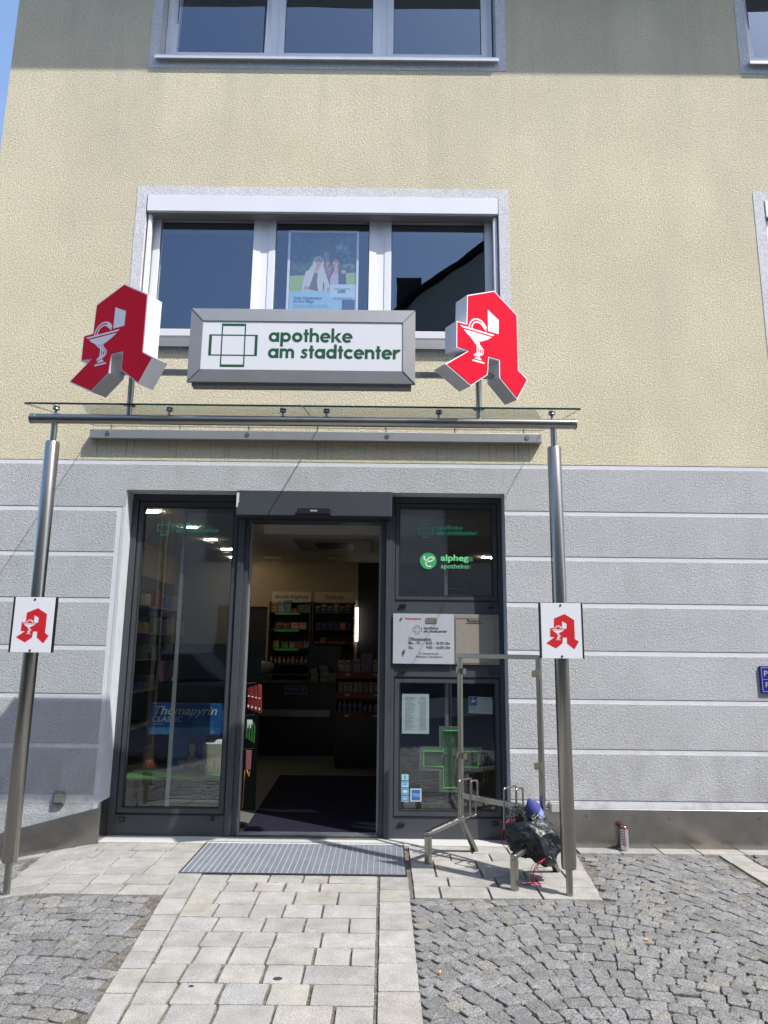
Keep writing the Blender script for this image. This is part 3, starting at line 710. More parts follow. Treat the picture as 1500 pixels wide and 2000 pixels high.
t = MB(); t.tube([(-2.545,CY,3.112),(1.357,CY,3.112)], .036, 28); t.build('front_tube', M['steel'], cp, smooth=True)
for x in (-2.54,1.352):
    t = MB(); t.tube([(x-.006,CY,3.112),(x+.006,CY,3.112)], .0372, 28); t.build('tube_end_cap', M['dullsteel'], cp, smooth=True)
for x, zb in ((-2.372,-.045),(1.195,-.01)):
    p = MB(); p.tube([(x,CY,zb),(x,CY,3.09)], .0215, 20); post = p.build('post', M['steel'], cp, smooth=True)
    p = MB(); p.lathe([(.0455,.165),(.0475,.168),(.0475,2.932),(.0455,2.936)], (x,CY,0), 32); p.build('post_sleeve', M['steel'], post, smooth=True)
    p = MB(); p.lathe([(.022,0),(.044,0),(.044,.004),(.022,.004)], (x,CY,.160), 24); p.lathe([(.022,0),(.044,0),(.044,.003),(.022,.003)], (x,CY,2.9362), 24); p.build('sleeve_ring', M['dullsteel'], post, smooth=True)
for x in (-2.371,-1.557,-.742,-.429,.377,1.187):
    c = MB(); c.lathe([(.008,0),(.008,.034),(.022,.036),(.024,.040),(.022,.046),(.013,.048),(.013,.052),(.024,.054),(.024,.060),(.010,.064)], (x,CY,3.143), 18)
    c.build('glass_clamp', M['dullsteel'], cp, smooth=True)
r_ = MB(); r_.box(-2.578,1.355,-.066,-.002,3.287,3.372); r_.build('wall_rail', M['alu'], cp, bevel=.006)
for k in range(4):
    x = -2.42+k*1.215
    b_ = MB(); b_.tube([(x,-.0665,3.335),(x,-.071,3.335)], .021, 20); b_.box(x-.013,x+.013,-.0728,-.0712,3.333,3.337); b_.build('rail_bolt', M['dullsteel'], cp, bevel=.001, seg=1)
for k in range(7):
    x = -2.40+k*.60
    b_ = MB(); b_.tube([(x,-.045,3.372),(x,-.045,3.402)], .007, 10); b_.build('rail_pin', M['dullsteel'], cp)
for x in (-1.845,.664):
    s = MB(); s.tube([(x,CY,3.13),(x,CY,3.50)], .021, 18); up_ = s.build('sign_upright', M['steel'], cp, smooth=True)
    c = MB(); c.lathe([(.022,0),(.042,.001),(.042,.005),(.022,.007)], (x,CY,glass_z(CY)+.0145), 20); c.build('rubber_collar', M['black'], up_)
s = MB(); s.box(-1.93,.76,CY-.018,CY+.018,3.452,3.492); s.build('sign_rail', M['steel'], cp, bevel=.003)

bd = thing('light_box_sign', 'grey framed white light box sign reading apotheke am stadtcenter', 'sign', (0,0,0))
s = MB(); s.box(-1.385,.175,-1.225,-1.15,3.335,3.89); s.build('box_body', M['alu'], bd, bevel=.004)
s = MB(); s.ring(-1.412,.201,3.356,3.915,(.093,.089,.092,.100),-1.262,-1.2252,bev=.011); s.build('sign_frame', M['alu'], bd, bevel=.002)
s = MB()
for a, b in (((-1.412,3.356),(-1.319,3.448)),((.201,3.356),(.112,3.448)),((.201,3.915),(.112,3.815)),((-1.412,3.915),(-1.319,3.815))):
    s.bar((a[0],-1.2522,a[1]),(b[0],-1.2632,b[1]),.003,.002,(0,-1,0))
s.build('mitre_joint', M['darkseal'], bd)
s = MB(); s.box(-1.3195,.1125,-1.256,-1.2255,3.4475,3.8155); s.build('sign_panel', M['whitesign'], bd)
mb = MB(); F = Flat2D(mb, wall_fn(-1.319,-1.256,3.448), .0006); apo_logo(F, 0, 0, 1.0); mb.build('sign_lettering', M['green'], bd, fix=False)

def big_a(cx, zb, th, kx, label):
    rt_ = thing('pharmacy_sign', label, 'sign', (cx,-1.235,zb), 'red pharmacy letter signs above the canopy', th)
    H = .800; D = .130
    def fn(u, v, d): return (u, -d, v)
    fg = lambda u, v, d: (u*kx, -d, v)
    P = [(a*H*kx, b*H) for a, b in APO]
    s = MB(); n = len(P)
    s.prism(P, fn, -D, 0)
    s.build('letter_body', M['signside'], rt_)
    # white edge trim then the red face set proud
    def inset(P, e):
        n = len(P); out = []
        for i in range(n):
            p0, p1, p2 = Vector(P[i-1]), Vector(P[i]), Vector(P[(i+1)%n])
            d1 = (p1-p0).normalized(); d2 = (p2-p1).normalized(); n1 = Vector((-d1.y,d1.x)); n2 = Vector((-d2.y,d2.x))
            b = n1+n2; out.append(tuple(p1+b*(e/max(.35,(1+n1.dot(n2))))))
        return out
    s = MB(); s.prism(P, fn, .0005, .004); s.build('white_edge', M['whitesign'], rt_)
    s = MB(); s.prism(inset(P,.0085), fn, .0045, .007); s.build('red_face', M['red'], rt_)
    mb = MB(); F = Flat2D(mb, fg, .0072, .00003); F.poly([(a*H,b*H) for a,b in APO_HOLE]); goblet(F, H); mb.build('goblet_emblem', M['whitesign'], rt_, fix=False)
big_a(.717, 3.302, R(31), .98, 'red gothic A pharmacy sign at the right end of the canopy, sunlit face')
big_a(-1.966, 3.288, R(-27), 1.08, 'red gothic A pharmacy sign at the left end of the canopy, shaded face')
def plate(cx, label):
    rt_ = thing('sign_plate', label, 'sign', (cx,-1.195,1.652), 'white pharmacy plates on the canopy posts')
    s = MB(); s.box(-.134,.134,-.003,0,-.182,.182); s.build('plate', M['whitesign'], rt_, bevel=.001, seg=1)
    for x in (-.147,.135):
        s = MB(); s.box(x,x+.0115,-.002,.016,-.182,.182); s.build('edge_channel', M['black'], rt_)
    for z in (.168,-.168):
        s = MB(); s.lathe([(.007,0),(.007,.003),(.004,.004)], (0,0,0), 12)
        for i, v in enumerate(s.v): s.v[i] = (v[0]-.002, -v[2]-.003, v[1]+z)
        s.build('screw', M['black'], rt_)
    s = MB(); s.box(-.03,.03,.0005,.030,-.12,-.09); s.box(-.03,.03,.0005,.030,.09,.12); s.build('bracket', M['dullsteel'], rt_)
    fn = lambda u, v, d: (u, -.003-d, v)
    H = .232; k = .98
    mb = MB(); F = Flat2D(mb, fn, .0006); F.poly([(a*H*k+.004,b*H-.122) for a,b in APO])
    mb.build('red_letter', flat((.50,.015,.022),.4), rt_, fix=False)
    mb = MB(); F = Flat2D(mb, fn, .0010, .00003); F.poly([(a*H*k+.004,b*H-.122) for a,b in APO_HOLE]); goblet(F, H, .004, -.122); mb.build('goblet_emblem', M['whitesign'], rt_, fix=False)
plate(1.185, 'white plate with red A fixed to the right canopy post')
plate(-2.345, 'white plate with red A fixed to the left canopy post')

# ================================================================== THINGS ON THE SHOP FRONT
oh = thing('opening_hours_sign', 'white opening hours sign with green cross logo beside the door', 'sign', (0,0,0))
s = MB(); s.box(.078,.600,.146,.1535,1.398,1.818); s.box(.10,.58,.1536,.171,1.42,1.80); s.build('sign_board', flat((.37,.39,.43),.45), oh, bevel=.001, seg=1)
k_ = .5145/750.; ox, oz = .078, 1.818
U = lambda x: ox+(x-50)*.522/745; V = lambda y: oz-(y-45)*.42/615
dk = flat((.035,.04,.05), .6)
mb = MB(); F = Flat2D(mb, wall_fn(U(302),.1458,V(300)), .0005); apo_logo(F, -.018, -.002, .215); mb.build('sign_logo', flat((.02,.06,.055),.6), oh, fix=False)
mb = MB()
text_mb(mb, 'Öffnungszeiten:', U(238),.1455,V(372), .034, bold=.012, width=.196)
text_mb(mb, 'Mo. - Fr.:', U(238),.1455,V(422), .034, bold=.012, width=.108); text_mb(mb, '8:30 - 18:30 Uhr', U(452),.1455,V(422), .034, bold=.012, width=.205)
text_mb(mb, 'Sa.:', U(238),.1455,V(475), .034, bold=.012, width=.046); text_mb(mb, '9:00 - 16:00 Uhr', U(455),.1455,V(475), .034, bold=.012, width=.206)
text_mb(mb, 'Dr. Bernhard Kraker', U(372),.1455,V(545), .022, bold=.008, width=.165)
text_mb(mb, 'Filialleitung: Tanja Eichhorn', U(330),.1455,V(583), .022, bold=.008, width=.225)
F = Flat2D(mb, wall_fn(0,.1458,0), .0003); F.rect(U(238), V(381), U(518), V(378)); mb.build('sign_lettering', dk, oh, fix=False)
mb = MB(); text_mb(mb, 'Notdienstklingel', U(195),.1455,V(117), .024, bold=.02, width=.135); mb.build('red_lettering', flat((.45,.03,.035)), oh, fix=False)
s = MB(); s.tube([(U(150),.1455,V(108)),(U(150),.138,V(108))], .008, 14); s.build('bell_button', M['steel'], oh)
s = MB(); s.box(U(450),U(587),.1405,.1455,V(157),V(93)); IC = s.build('intercom_grille', flat((.25,.24,.20),.5), oh, bevel=.001, seg=1)
s = MB()
for k in range(5): s.box(U(460),U(578),.1398,.1404,V(148)+k*.0085,V(148)+k*.0085+.003)
s.build('slot', dk, IC)
s = MB(); s.tube([(U(185),.1455,V(505)),(U(185),.136,V(505))], .009, 14); s.box(U(185)-.004,U(185)+.004,.1375,.1435,V(545),V(512)); s.build('key_switch', M['dullsteel'], oh)
mbx = thing('prescription_box', 'beige steel prescription box with handwritten label Rezepte', 'letter box', (0,0,0))
s = MB(); s.box(.6035,.985,.152,.1705,1.396,1.8165); s.build('box_front', flat((.235,.215,.18),.5), mbx, bevel=.003)
s = MB(); s.ring(.612,.948,1.408,1.786,.004,.1495,.1525); s.build('flap_edge', flat((.16,.15,.13),.5), mbx)
mb = MB(); text_mb(mb, 'Rezepte', .712,.1515,1.752, .036, bold=.01, width=.108); F = Flat2D(mb, wall_fn(0,.1515,0), .0005); F.rect(.700,1.738,.838,1.744); mb.build('marker_lettering', M['black'], mbx, fix=False)
# papers taped inside the lower pane
pp = thing('notice_sheet', 'pale sheet with a printed list taped inside the lower pane', 'paper', (0,0,0))
s = MB(); s.box(.160,.389,.2135,.2145,.822,1.146); s.build('paper', flat((.62,.72,.76),.8), pp)
mb = MB(); F = Flat2D(mb, wall_fn(.160,.2134,.822), .0001, .000001)
for r_i in range(27):
    z = .294-r_i*.0100; F.rect(.026, z, .026+rnd.uniform(.05,.085), z+.0035); F.rect(.155-rnd.uniform(0,.02), z, .205, z+.0035)
    if r_i % 2 == 0: F.rect(.026, z-.0042, .205, z-.0032)
mb.build('print', flat((.22,.28,.32),.8), pp, fix=False)
pp = thing('notice_sheet', 'small notice with a blue camera symbol in the upper corner of the pane', 'paper', (0,0,0))
s = MB(); s.add([(.725,.2145,.993),(.926,.2145,.988),(.926,.2145,1.125),(.725,.2145,1.131),(.725,.2135,.993),(.926,.2135,.988),(.926,.2135,1.125),(.725,.2135,1.131)], [(0,1,2,3),(7,6,5,4),(0,4,5,1),(1,5,6,2),(2,6,7,3),(3,7,4,0)]); s.build('paper', flat((.58,.63,.62),.8), pp)
mb = MB(); F = Flat2D(mb, wall_fn(.725,.2133,.990), .0001); F.rect(.003,.063,.072,.137); mb.build('blue_field', flat((.03,.13,.38)), pp, fix=False)
mb = MB(); F = Flat2D(mb, wall_fn(.725,.2130,.990), .0001); F.rect(.034,.118,.038,.137); F.poly([(.022,.092),(.052,.099),(.060,.112),(.030,.107)]); F.ell(.035,.102,.012,.008); mb.build('camera_symbol', flat((.6,.7,.75)), pp, fix=False)
mb = MB(); F = Flat2D(mb, wall_fn(.725,.2132,.990), .0001, .000001)
for r_i in range(7): F.rect(.082,.118-r_i*.016,.190-rnd.uniform(0,.02),.121-r_i*.016)
F.rect(.010,.034,.06,.038); mb.build('print', flat((.30,.36,.38)), pp, fix=False)
mb = MB(); text_mb(mb, 'Achtung', .739,.2130,1.034, .013, bold=.03, width=.046); mb.build('lettering', dk, pp, fix=False)
# lit cross behind the lower right pane
gc = thing('cross_light', 'green outlined pharmacy cross light behind the lower right pane', 'light', (0,0,0))
cx, cz = .575, .615; a_, b_w = .098, .265
def cross_pts(e): return [(-a_-e,-b_w-e),(a_+e,-b_w-e),(a_+e,-a_-e),(b_w+e,-a_-e),(b_w+e,a_+e),(a_+e,a_+e),(a_+e,b_w+e),(-a_-e,b_w+e),(-a_-e,a_+e),(-b_w-e,a_+e),(-b_w-e,-a_-e),(-a_-e,-a_-e)]
fnc = wall_fn(cx,.275,cz)
s = MB(); o_, i_ = cross_pts(0), cross_pts(-.034)
vs = [fnc(u,v,.012) for u,v in o_]+[fnc(u,v,.012) for u,v in i_]+[fnc(u,v,0) for u,v in o_]+[fnc(u,v,0) for u,v in i_]
s.add(vs, [q for k in range(12) for n_ in [(k+1)%12] for q in ((k,n_,12+n_,12+k),(24+n_,24+k,36+k,36+n_),(k,24+k,24+n_,n_),(12+k,12+n_,36+n_,36+k))])
s.build('housing', flat((.13,.18,.15),.4), gc)
s = MB(); s.prism(cross_pts(-.0342), fnc, .001, .005); s.build('back_panel', flat((.045,.10,.065),.4), gc)
s = MB(); q = cross_pts(-.036); s.tube([fnc(u,v,.016) for u,v in q+[q[0]]], .0042, 8); s.build('neon_tube', mat('green_neon', (.08,.40,.1), .4, emit=(.12,.75,.10), estr=.16), gc)
s = MB(); s.box(cx-.01,cx+.01,.262,.272,.03,cz-b_w-.001); s.build('stand_rod', M['black'], gc)
# wall sockets
def sock(x, z, label, m_):
    t_ = thing('socket_box', label, 'socket box', (0,0,0))
    s = MB(); s.box(x-.046,x+.046,-.026,-.0015,z-.046,z+.046); s.build('housing', m_, t_, bevel=.004)
    s = MB(); s.box(x-.034,x+.036,-.034,-.0265,z-.036,z+.030); s.build('flap', m_, t_, bevel=.003)
sock(-2.573, .325, 'dark grey outdoor socket box on the left wall', flat((.13,.13,.125),.5))
sock(1.376, .300, 'light grey outdoor socket box low on the wall by the rack', flat((.36,.36,.35),.5))
# blue parking notice
bs = thing('parking_notice', 'blue enamel private parking notice on the grey wall at the right edge', 'sign', (0,0,0))
s = MB(); s.box(3.094,3.62,-.020,-.0015,1.197,1.415); s.build('plate', flat((.022,.024,.20),.18), bs, bevel=.003)
s = MB(); s.ring(3.106,3.608,1.209,1.403,.0028,-.0212,-.0205); s.box(3.112,3.60,-.0212,-.0205,1.306,1.3085)
text_mb(s, 'PRIVAT', 3.122,-.0205,1.335,.062, width=.22); text_mb(s, 'Parkplatz', 3.128,-.0205,1.245,.058, width=.24)
s.build('lettering', flat((.45,.45,.62),.4), bs, fix=False)

# entrance grate
gr = thing('entrance_grate', 'galvanised steel entrance grate set in the paving before the door', 'grate', (0,0,0))
G0, G1, H0, H1 = -1.385, .176, -.772, .028
s = MB()
for r_ in ((G0,G0+.008,H0,H1),(G1-.008,G1,H0,H1),(G0+.008,G1-.008,H0,H0+.008),(G0+.008,G1-.008,H1-.008,H1)): s.box(r_[0],r_[1],r_[2],r_[3],-.06,.006)
s.build('grate_frame', M['dullsteel'], gr)
s = MB(); s.box(G0+.008,G1-.008,H0+.008,H1-.008,-.03,-.0035); s.build('rubber_infill', M['gridpit'], gr)
s = MB(); n = 37
for k in range(n):
    x = G0+.020+(G1-G0-.04)*k/(n-1); s.box(x-.0009,x+.0009,H0+.009,H1-.009,-.003,.006)
s.build('bearing_bar', M['gridbar'], gr)
s = MB(); k = H0+.02
while k < H1-.012: s.box(G0+.009,G1-.009,k-.0012,k+.0012,-.003,.0035); k += .0125
s.build('cross_rod', M['grid'], gr)

# ================================================================== BICYCLE RACK
rk = thing('bicycle_rack', 'stainless steel bicycle rack with tall empty advertising frame by the shop window', 'bicycle rack', (0,0,0))
RA, RB, RC, RD = Vector((.338,-.487,0)), Vector((.724,-.145,0)), Vector((.862,-1.045,0)), Vector((1.233,-.633,0))
UL, UR = Vector((.604,-.250,0)), Vector((1.120,-.755,0))
uu = (UR-UL).normalized(); vv = Vector((-uu.y, uu.x, 0))
S_ = M['steel']
fr = MB(); T = .034
for P_ in (UL, UR): fr.bar((P_.x,P_.y,.255),(P_.x,P_.y,1.455),T,T,tuple(vv))
fr.bar(tuple(Vector((UL.x,UL.y,1.472))-uu*.017), tuple(Vector((UR.x,UR.y,1.472))+uu*.017), T, T)
F_ = fr.build('advertising_frame', S_, rk, bevel=.005)
for P_, sg in ((UL,1),(UR,-1)):
    for z in (1.352,.715):
        c = MB(); p0 = Vector((P_.x,P_.y,z)); d = uu*sg; q = -vv
        c.bar(tuple(p0+d*.018), tuple(p0+d*.060), .004, .045); c.add([tuple(p0-d*.019+q*.021+Vector((0,0,dz))) for dz in (-.03,.035)]+[tuple(p0+d*.021+q*.021+Vector((0,0,.03)))]+[tuple(p0-d*.019+q*.026+Vector((0,0,dz))) for dz in (-.03,.035)]+[tuple(p0+d*.021+q*.026+Vector((0,0,.03)))],
              [(0,1,2),(5,4,3),(0,3,4,1),(1,4,5,2),(2,5,3,0)])
        c.build('panel_clip', mat('clip_steel', (.42,.36,.24), .35, 1) if 'clip_steel' not in bpy.data.materials else bpy.data.materials['clip_steel'], rk)
for (A0, B0, U0) in ((RA,RB,UL),(RC,RD,UR)):
    s = MB(); jz = .262; jn = Vector((U0.x,U0.y,jz)); a3 = Vector((A0.x,A0.y,.205))
    s.bar((A0.x,A0.y,gz(A0.x,A0.y)-.002),(A0.x,A0.y,.186), .040, .040, tuple(vv)); s.build('front_leg', S_, rk, bevel=.004)
    s = MB(); d_ = (jn-a3).normalized(); s.bar(tuple(a3-d_*.022), tuple(jn+d_*.02), .046, .036); s.build('side_arm', S_, rk, bevel=.012, seg=3)
    s = MB(); s.bar(tuple(jn+Vector((0,0,-.012))), (B0.x,B0.y,-.002), .042, .030); s.build('rear_leg', S_, rk, bevel=.004)
s = MB(); s.bar(tuple(Vector((UL.x,UL.y,.425))+uu*.018), tuple(Vector((UR.x,UR.y,.425))-uu*.018), .030, .040); s.build('cross_bar', S_, rk, bevel=.005)
def rnd_path(pts, r=.02, n=4):
    pts = [Vector(p) for p in pts]; out = [pts[0]]
    for a, b, c in zip(pts, pts[1:], pts[2:]):
        u1 = (a-b).normalized(); u2_ = (c-b).normalized(); rr = min(r, (a-b).length*.45, (c-b).length*.45); p, q = b+u1*rr, b+u2_*rr
        for k in range(n+1): t = k/n; out.append(p*(1-t)**2+b*2*t*(1-t)+q*t**2)
    return out+[pts[-1]]
for tt, zz in ((.14,0),(.70,.0)):
    base = Vector((UL.x,UL.y,0))+uu*(UR-UL).length*tt
    f0 = base-vv*.155; b0 = base+vv*.0; z1, z0 = .562, .290
    s = MB()
    s.tube(rnd_path([b0+Vector((0,0,.43)), b0+Vector((0,0,z1)), f0+Vector((0,0,z1)), f0+Vector((0,0,z0)), b0-vv*.02+uu*.0+Vector((0,0,z0)), b0-vv*.02+Vector((0,0,.41))]), .0068, 10)
    o2 = uu*.055
    s.tube(rnd_path([b0+o2+Vector((0,0,.43)), b0+o2+Vector((0,0,z1-.005)), f0+o2+vv*.07+Vector((0,0,z1-.005)), f0+o2+vv*.07+Vector((0,0,z0+.02)), b0+o2-vv*.02+Vector((0,0,z0+.02)), b0+o2-vv*.02+Vector((0,0,.41))]), .0068, 10)
    s.build('wheel_holder', S_, rk, smooth=True)

# black bag bundle lashed to the rack
def lump(name, c, r, parent, m_, seed, amp=.16, sub=4, rot=0, flat_bottom=None, crease=9):
    bm = bmesh.new(); bmesh.ops.create_icosphere(bm, subdivisions=sub, radius=1)
    rs = random.Random(seed); ph = [(Vector((rs.uniform(-1,1),rs.uniform(-1,1),rs.uniform(-1,1))).normalized(), rs.uniform(1.5,crease), rs.uniform(0,6.3), rs.uniform(.3,1)) for _ in range(16)]
    for v in bm.verts:
        p = v.co.copy(); d = 0
        for ax, f, o, a in ph: d += a*(1-abs(math.sin(f*p.dot(ax)+o+1.4*math.sin(2.1*p.dot(ax.yzx)*f*.4))))/f
        k = 1+amp*(d-1.1)
        q = Vector((p.x*r[0], p.y*r[1], p.z*r[2]))*k
        q.rotate(Matrix.Rotation(rot, 3, 'Y')); v.co = q+Vector(c)
    me = bpy.data.meshes.new(name); bm.to_mesh(me); bm.free(); me.materials.append(m_)
    me.polygons.foreach_set('use_smooth', [True]*len(me.polygons)); me.set_sharp_from_angle(angle=R(24))
    o = bpy.data.objects.new(name, me); return link(o, parent)
bag = thing('black_bag', 'crumpled black nylon bag lying on the right arm of the bicycle rack', 'bag', (1.03,-.82,.25))
def rel(o, root): o.matrix_parent_inverse = Matrix.Translation(root.location).inverted(); return o
rel(lump('bag_body', (1.03,-.835,.262), (.165,.13,.118), bag, M['bag'], 3, amp=.36, rot=R(14), crease=5.5), bag)
rel(lump('bag_flap', (1.095,-.86,.215), (.088,.09,.115), bag, M['bag'], 11, amp=.40, rot=R(-12), crease=7), bag)
rel(lump('bag_pocket', (.975,-.80,.185), (.080,.075,.060), bag, M['bag'], 5, amp=.35), bag)
rel(lump('bag_lining', (1.050,-.80,.378), (.092,.080,.060), bag, M['bag'], 21, amp=.40), bag)
mb = MB(); F = Flat2D(mb, lambda u, v, d: (1.055+u*.95, -.962+u*.10-d, .178+v), .0)
for k in range(7): F.stroke([(k*.011, .040-k*.0075+rnd.uniform(-.004,.004)),(k*.011+.006,.040-k*.0075+rnd.uniform(.004,.012)),(k*.011+.010,.034-k*.0075)], .0022)
rel(mb.build('scribbled_mark', flat((.5,.55,.6)), bag, fix=False), bag)
pch = thing('black_pouch', 'tangled black net pouch tied to the rack behind the bag', 'pouch', (.93,-.70,.40))
rel(lump('pouch_body', (.935,-.70,.375), (.062,.065,.065), pch, M['bag'], 8, amp=.6, crease=14), pch)
rel(lump('pouch_top', (.955,-.69,.425), (.045,.045,.040), pch, M['bag'], 9, amp=.7, crease=16), pch)
s = MB()
for k in range(26):
    a = rnd.uniform(0,6.28); p = Vector((.94,-.715,.40)); pts = []
    for q in range(6): pts.append(p+Vector((rnd.uniform(-.085,.075), rnd.uniform(-.07,.03), rnd.uniform(-.085,.075))))
    s.tube(rnd_path(pts, .02, 3), .0016, 5)
rel(s.build('net_cord', flat((.06,.065,.07),.5), pch), pch)
capo = thing('blue_cap', 'blue cloth cap lying on top of the black bag', 'cap', (1.045,-.78,.44))
s = MB(); rings = 12
for i in range(rings+1):
    ph_ = math.pi/2*i/rings; t_ = math.sin(ph_)
    for k in range(28):
        a = 2*math.pi*k/28; rr = (1-t_**1.45)**.66*(1+.06*math.sin(3*a+4*t_)*t_)
        s.v.append((1.048-.012*t_+.064*math.cos(a)*rr, -.785+.058*math.sin(a)*rr, .418+.118*t_+.020*math.cos(a)*(1-t_)+.005*math.sin(5*a+2)*(1-t_)))
for i in range(rings):
    for k in range(28): s.f.append((i*28+k, i*28+(k+1)%28, (i+1)*28+(k+1)%28, (i+1)*28+k)); s.m.append(0); s.c.append((1,1,1))
def capturn(s):
    c0 = Vector((1.048,-.785,.44)); mt = Matrix.Rotation(R(-16),3,'Y') @ Matrix.Rotation(R(14),3,'X')
    s.v = [tuple(mt @ ((Vector(p)-c0)*.88)+c0) for p in s.v]
capturn(s)
cb_ = rel(s.build('cap_crown', M['cap'], capo, smooth=True), capo); cb_.modifiers.new('s', 'SOLIDIFY').thickness = .003
s = MB(); vs = []; 
for j, rr in enumerate((1.0, 1.35, 1.75)):
    for k in range(13):
        a = R(-165+150*k/12); vs.append((1.052+.056*math.cos(a)*(1+(rr-1)*.35), -.785+.060*math.sin(a)*rr, .426+.022*math.cos(a)-.055*(rr-1)))
s.add(vs, [(j*13+k, j*13+k+1, (j+1)*13+k+1, (j+1)*13+k) for j in range(2) for k in range(12)])
capturn(s)
cv = rel(s.build('cap_visor', mat('light_blue_fabric', (.14,.17,.45), .7, noise=.1, nscale=30), capo, smooth=True), capo); cv.modifiers.new('s', 'SOLIDIFY').thickness = .004
redc = flat((.50,.02,.045), .6)
cd = thing('cord', 'red cord hanging from the black bag down to the paving', 'cord', (1.02,-.86,.0))
s = MB()
def cord(pts, r=.0032): s.tube(rnd_path(pts, .03, 4), r, 6)
cord([(1.10,-.93,.175),(1.05,-.96,.150),(1.01,-.965,.125),(.995,-.962,.06),(.995,-.955,.012),(.955,-.945,.004),(.925,-.93,.004)])
cord([(1.08,-.96,.17),(1.03,-.975,.135),(1.00,-.98,.09),(.99,-.965,.03),(1.01,-.955,.006),(1.06,-.94,.004),(1.05,-.90,.004),(.98,-.915,.005),(.95,-.94,.006)])
cord([(1.02,-.965,.15),(.985,-.97,.12),(.985,-.965,.05),(.975,-.955,.01)], .002)
for k in range(9): cord([(1.02,-.972,.12),(1.03+rnd.uniform(0,.05),-.98,.11+rnd.uniform(-.04,.02)),(1.03+rnd.uniform(0,.05),-.975,.07+rnd.uniform(-.02,.03))], .0008)
rel(s.build('cord_strands', redc, cd, smooth=True), cd)
s = MB(); cord([(.93,-.76,.36),(.88,-.78,.37),(.855,-.80,.355),(.825,-.80,.30),(.822,-.80,.23),(.85,-.80,.185)], .0022)
tag(s.build('cord', redc, None, smooth=True), 'thin red cord looping out to the left of the black bag', 'cord')

# drinks can at the wall
cn = thing('drinks_can', 'silver and red drinks can standing against the steel plinth', 'can', (1.893,-.075,.0))
s = MB(); s.lathe([(.024,.0),(.030,.007),(.0325,.014),(.0325,.157)], (0,0,0), 28); s.build('can_body', mat('silver_can', (.62,.64,.68), .28, .8, noise=.12, nscale=60), cn, smooth=True)
s = MB(); s.lathe([(.0327,.157),(.0325,.160),(.0285,.169),(.0265,.174),(.0278,.178),(.0262,.180),(.0245,.174)], (0,0,0), 28); s.build('can_top', mat('red_can_top', (.34,.12,.15), .25, .8), cn, smooth=True)
s = MB()
for r_i in range(6):
    for q in range(3):
        a0 = R(-150+q*26-rnd.uniform(0,1)); z = .142-r_i*.0185
        pts = [(.0331*math.cos(a0+.155*math.cos(t)), .0331*math.sin(a0+.155*math.cos(t)), z+.0062*math.sin(t)) for t in [2*math.pi*k/10 for k in range(10)]]
        s.add(pts, [tuple(range(10))])
s.build('dot_pattern', flat((.22,.01,.02),.4), cn, fix=True)
for (x, y, r_, lab) in ((1.42,-1.84,.4,'orange cigarette butt on the cobblestones far right of the path'),(.285,-2.26,1.3,'orange cigarette butt on the cobblestones beside the path')):
    s = MB(); d = Vector((math.cos(r_),math.sin(r_),0))*.014; s.tube([(x-d.x,y-d.y,.010),(x+d.x,y+d.y,.010)], .0042, 10)
    tag(s.build('cigarette_butt', flat((.62,.30,.08),.8), None, smooth=True), lab, 'cigarette butt', 'litter on the paving')
for (x, y, rr, lab) in ((-.478,-2.33,.024,'dark round stain of chewing gum in the middle of the path'),(.30+.21,-1.98,.03,None),(-.86,-2.415,.014,'small dark gum spot near the left side of the path')):
    if lab is None: continue
    s = MB(); pts = [(x+rr*math.cos(t)*rnd.uniform(.8,1.1), y+rr*.75*math.sin(t)*rnd.uniform(.8,1.1)) for t in [2*math.pi*k/14 for k in range(14)]]
    s.add([(a,b,.0022) for a,b in pts]+[(x+(a-x)*.6,y+(b-y)*.6,.0042) for a,b in pts], [(k,(k+1)%14,14+(k+1)%14,14+k) for k in range(14)]+[tuple(range(14,28))])
    tag(s.build('gum_stain', flat((.03,.028,.025),.8), None, smooth=True), lab, 'stain')

# poster in the upper window
po = thing('window_poster', 'framed poster of three women hanging in the middle window above the sign', 'poster', (0,0,0))
PX0, PX1, PZ0, PZ1 = -.925, -.300, 4.36, 5.418
s = MB(); s.ring(PX0-.026,PX1+.022,PZ0-.02,PZ1+.020,.022,.152,.168); s.build('poster_frame', M['pvc'], po, bevel=.002, seg=1)
s = MB(); s.box(PX0-.005,PX1+.001,.1605,.1665,PZ0,PZ1+.001); s.build('backing', flat((.05,.10,.08),.8), po)
U = lambda x: PX0+(x-60)*(PX1-PX0)/(1185-60); V = lambda y: PZ1-(y-205)*(PZ1-4.61)/(1530-205)
lay = [0]
def pl2(colr, fnc_, name, rough=.6):
    lay[0] += 1; mb = MB(); F = Flat2D(mb, wall_fn(0,.1603-lay[0]*.0002,0), 0, .000004); fnc_(F); return mb.build(name, flat(colr, rough), po, fix=False)
E_ = lambda F, x, y, rx, ry, rot=0: F.ell(U(x), V(y), rx*.000556, ry*.00061, 20, rot)
Pq = lambda F, pts: F.poly([(U(x),V(y)) for x,y in reversed(pts)])
def clumps(F, seed, x0, x1, y0, y1, n, r):
    rs = random.Random(seed)
    for _ in range(n):
        x, y = rs.uniform(x0,x1), rs.uniform(y0,y1); E_(F, x, y, rs.uniform(.4,1)*r, rs.uniform(.4,1)*r*.7, rs.uniform(0,180))
pl2((.018,.04,.045), lambda F: F.rect(PX0,4.95,PX1,PZ1), 'dark_trees')
pl2((.05,.10,.06), lambda F: clumps(F,1,120,1130,300,900,60,52), 'leaf_clumps')
pl2((.11,.17,.10), lambda F: clumps(F,2,850,1140,280,800,55,40), 'sunlit_leaves')
pl2((.30,.42,.50), lambda F: clumps(F,4,840,1000,430,470,10,38), 'sky_gap')
pl2((.30,.42,.10), lambda F: (Pq(F,[(60,950),(1185,880),(1185,1240),(60,1240)]),), 'lawn')
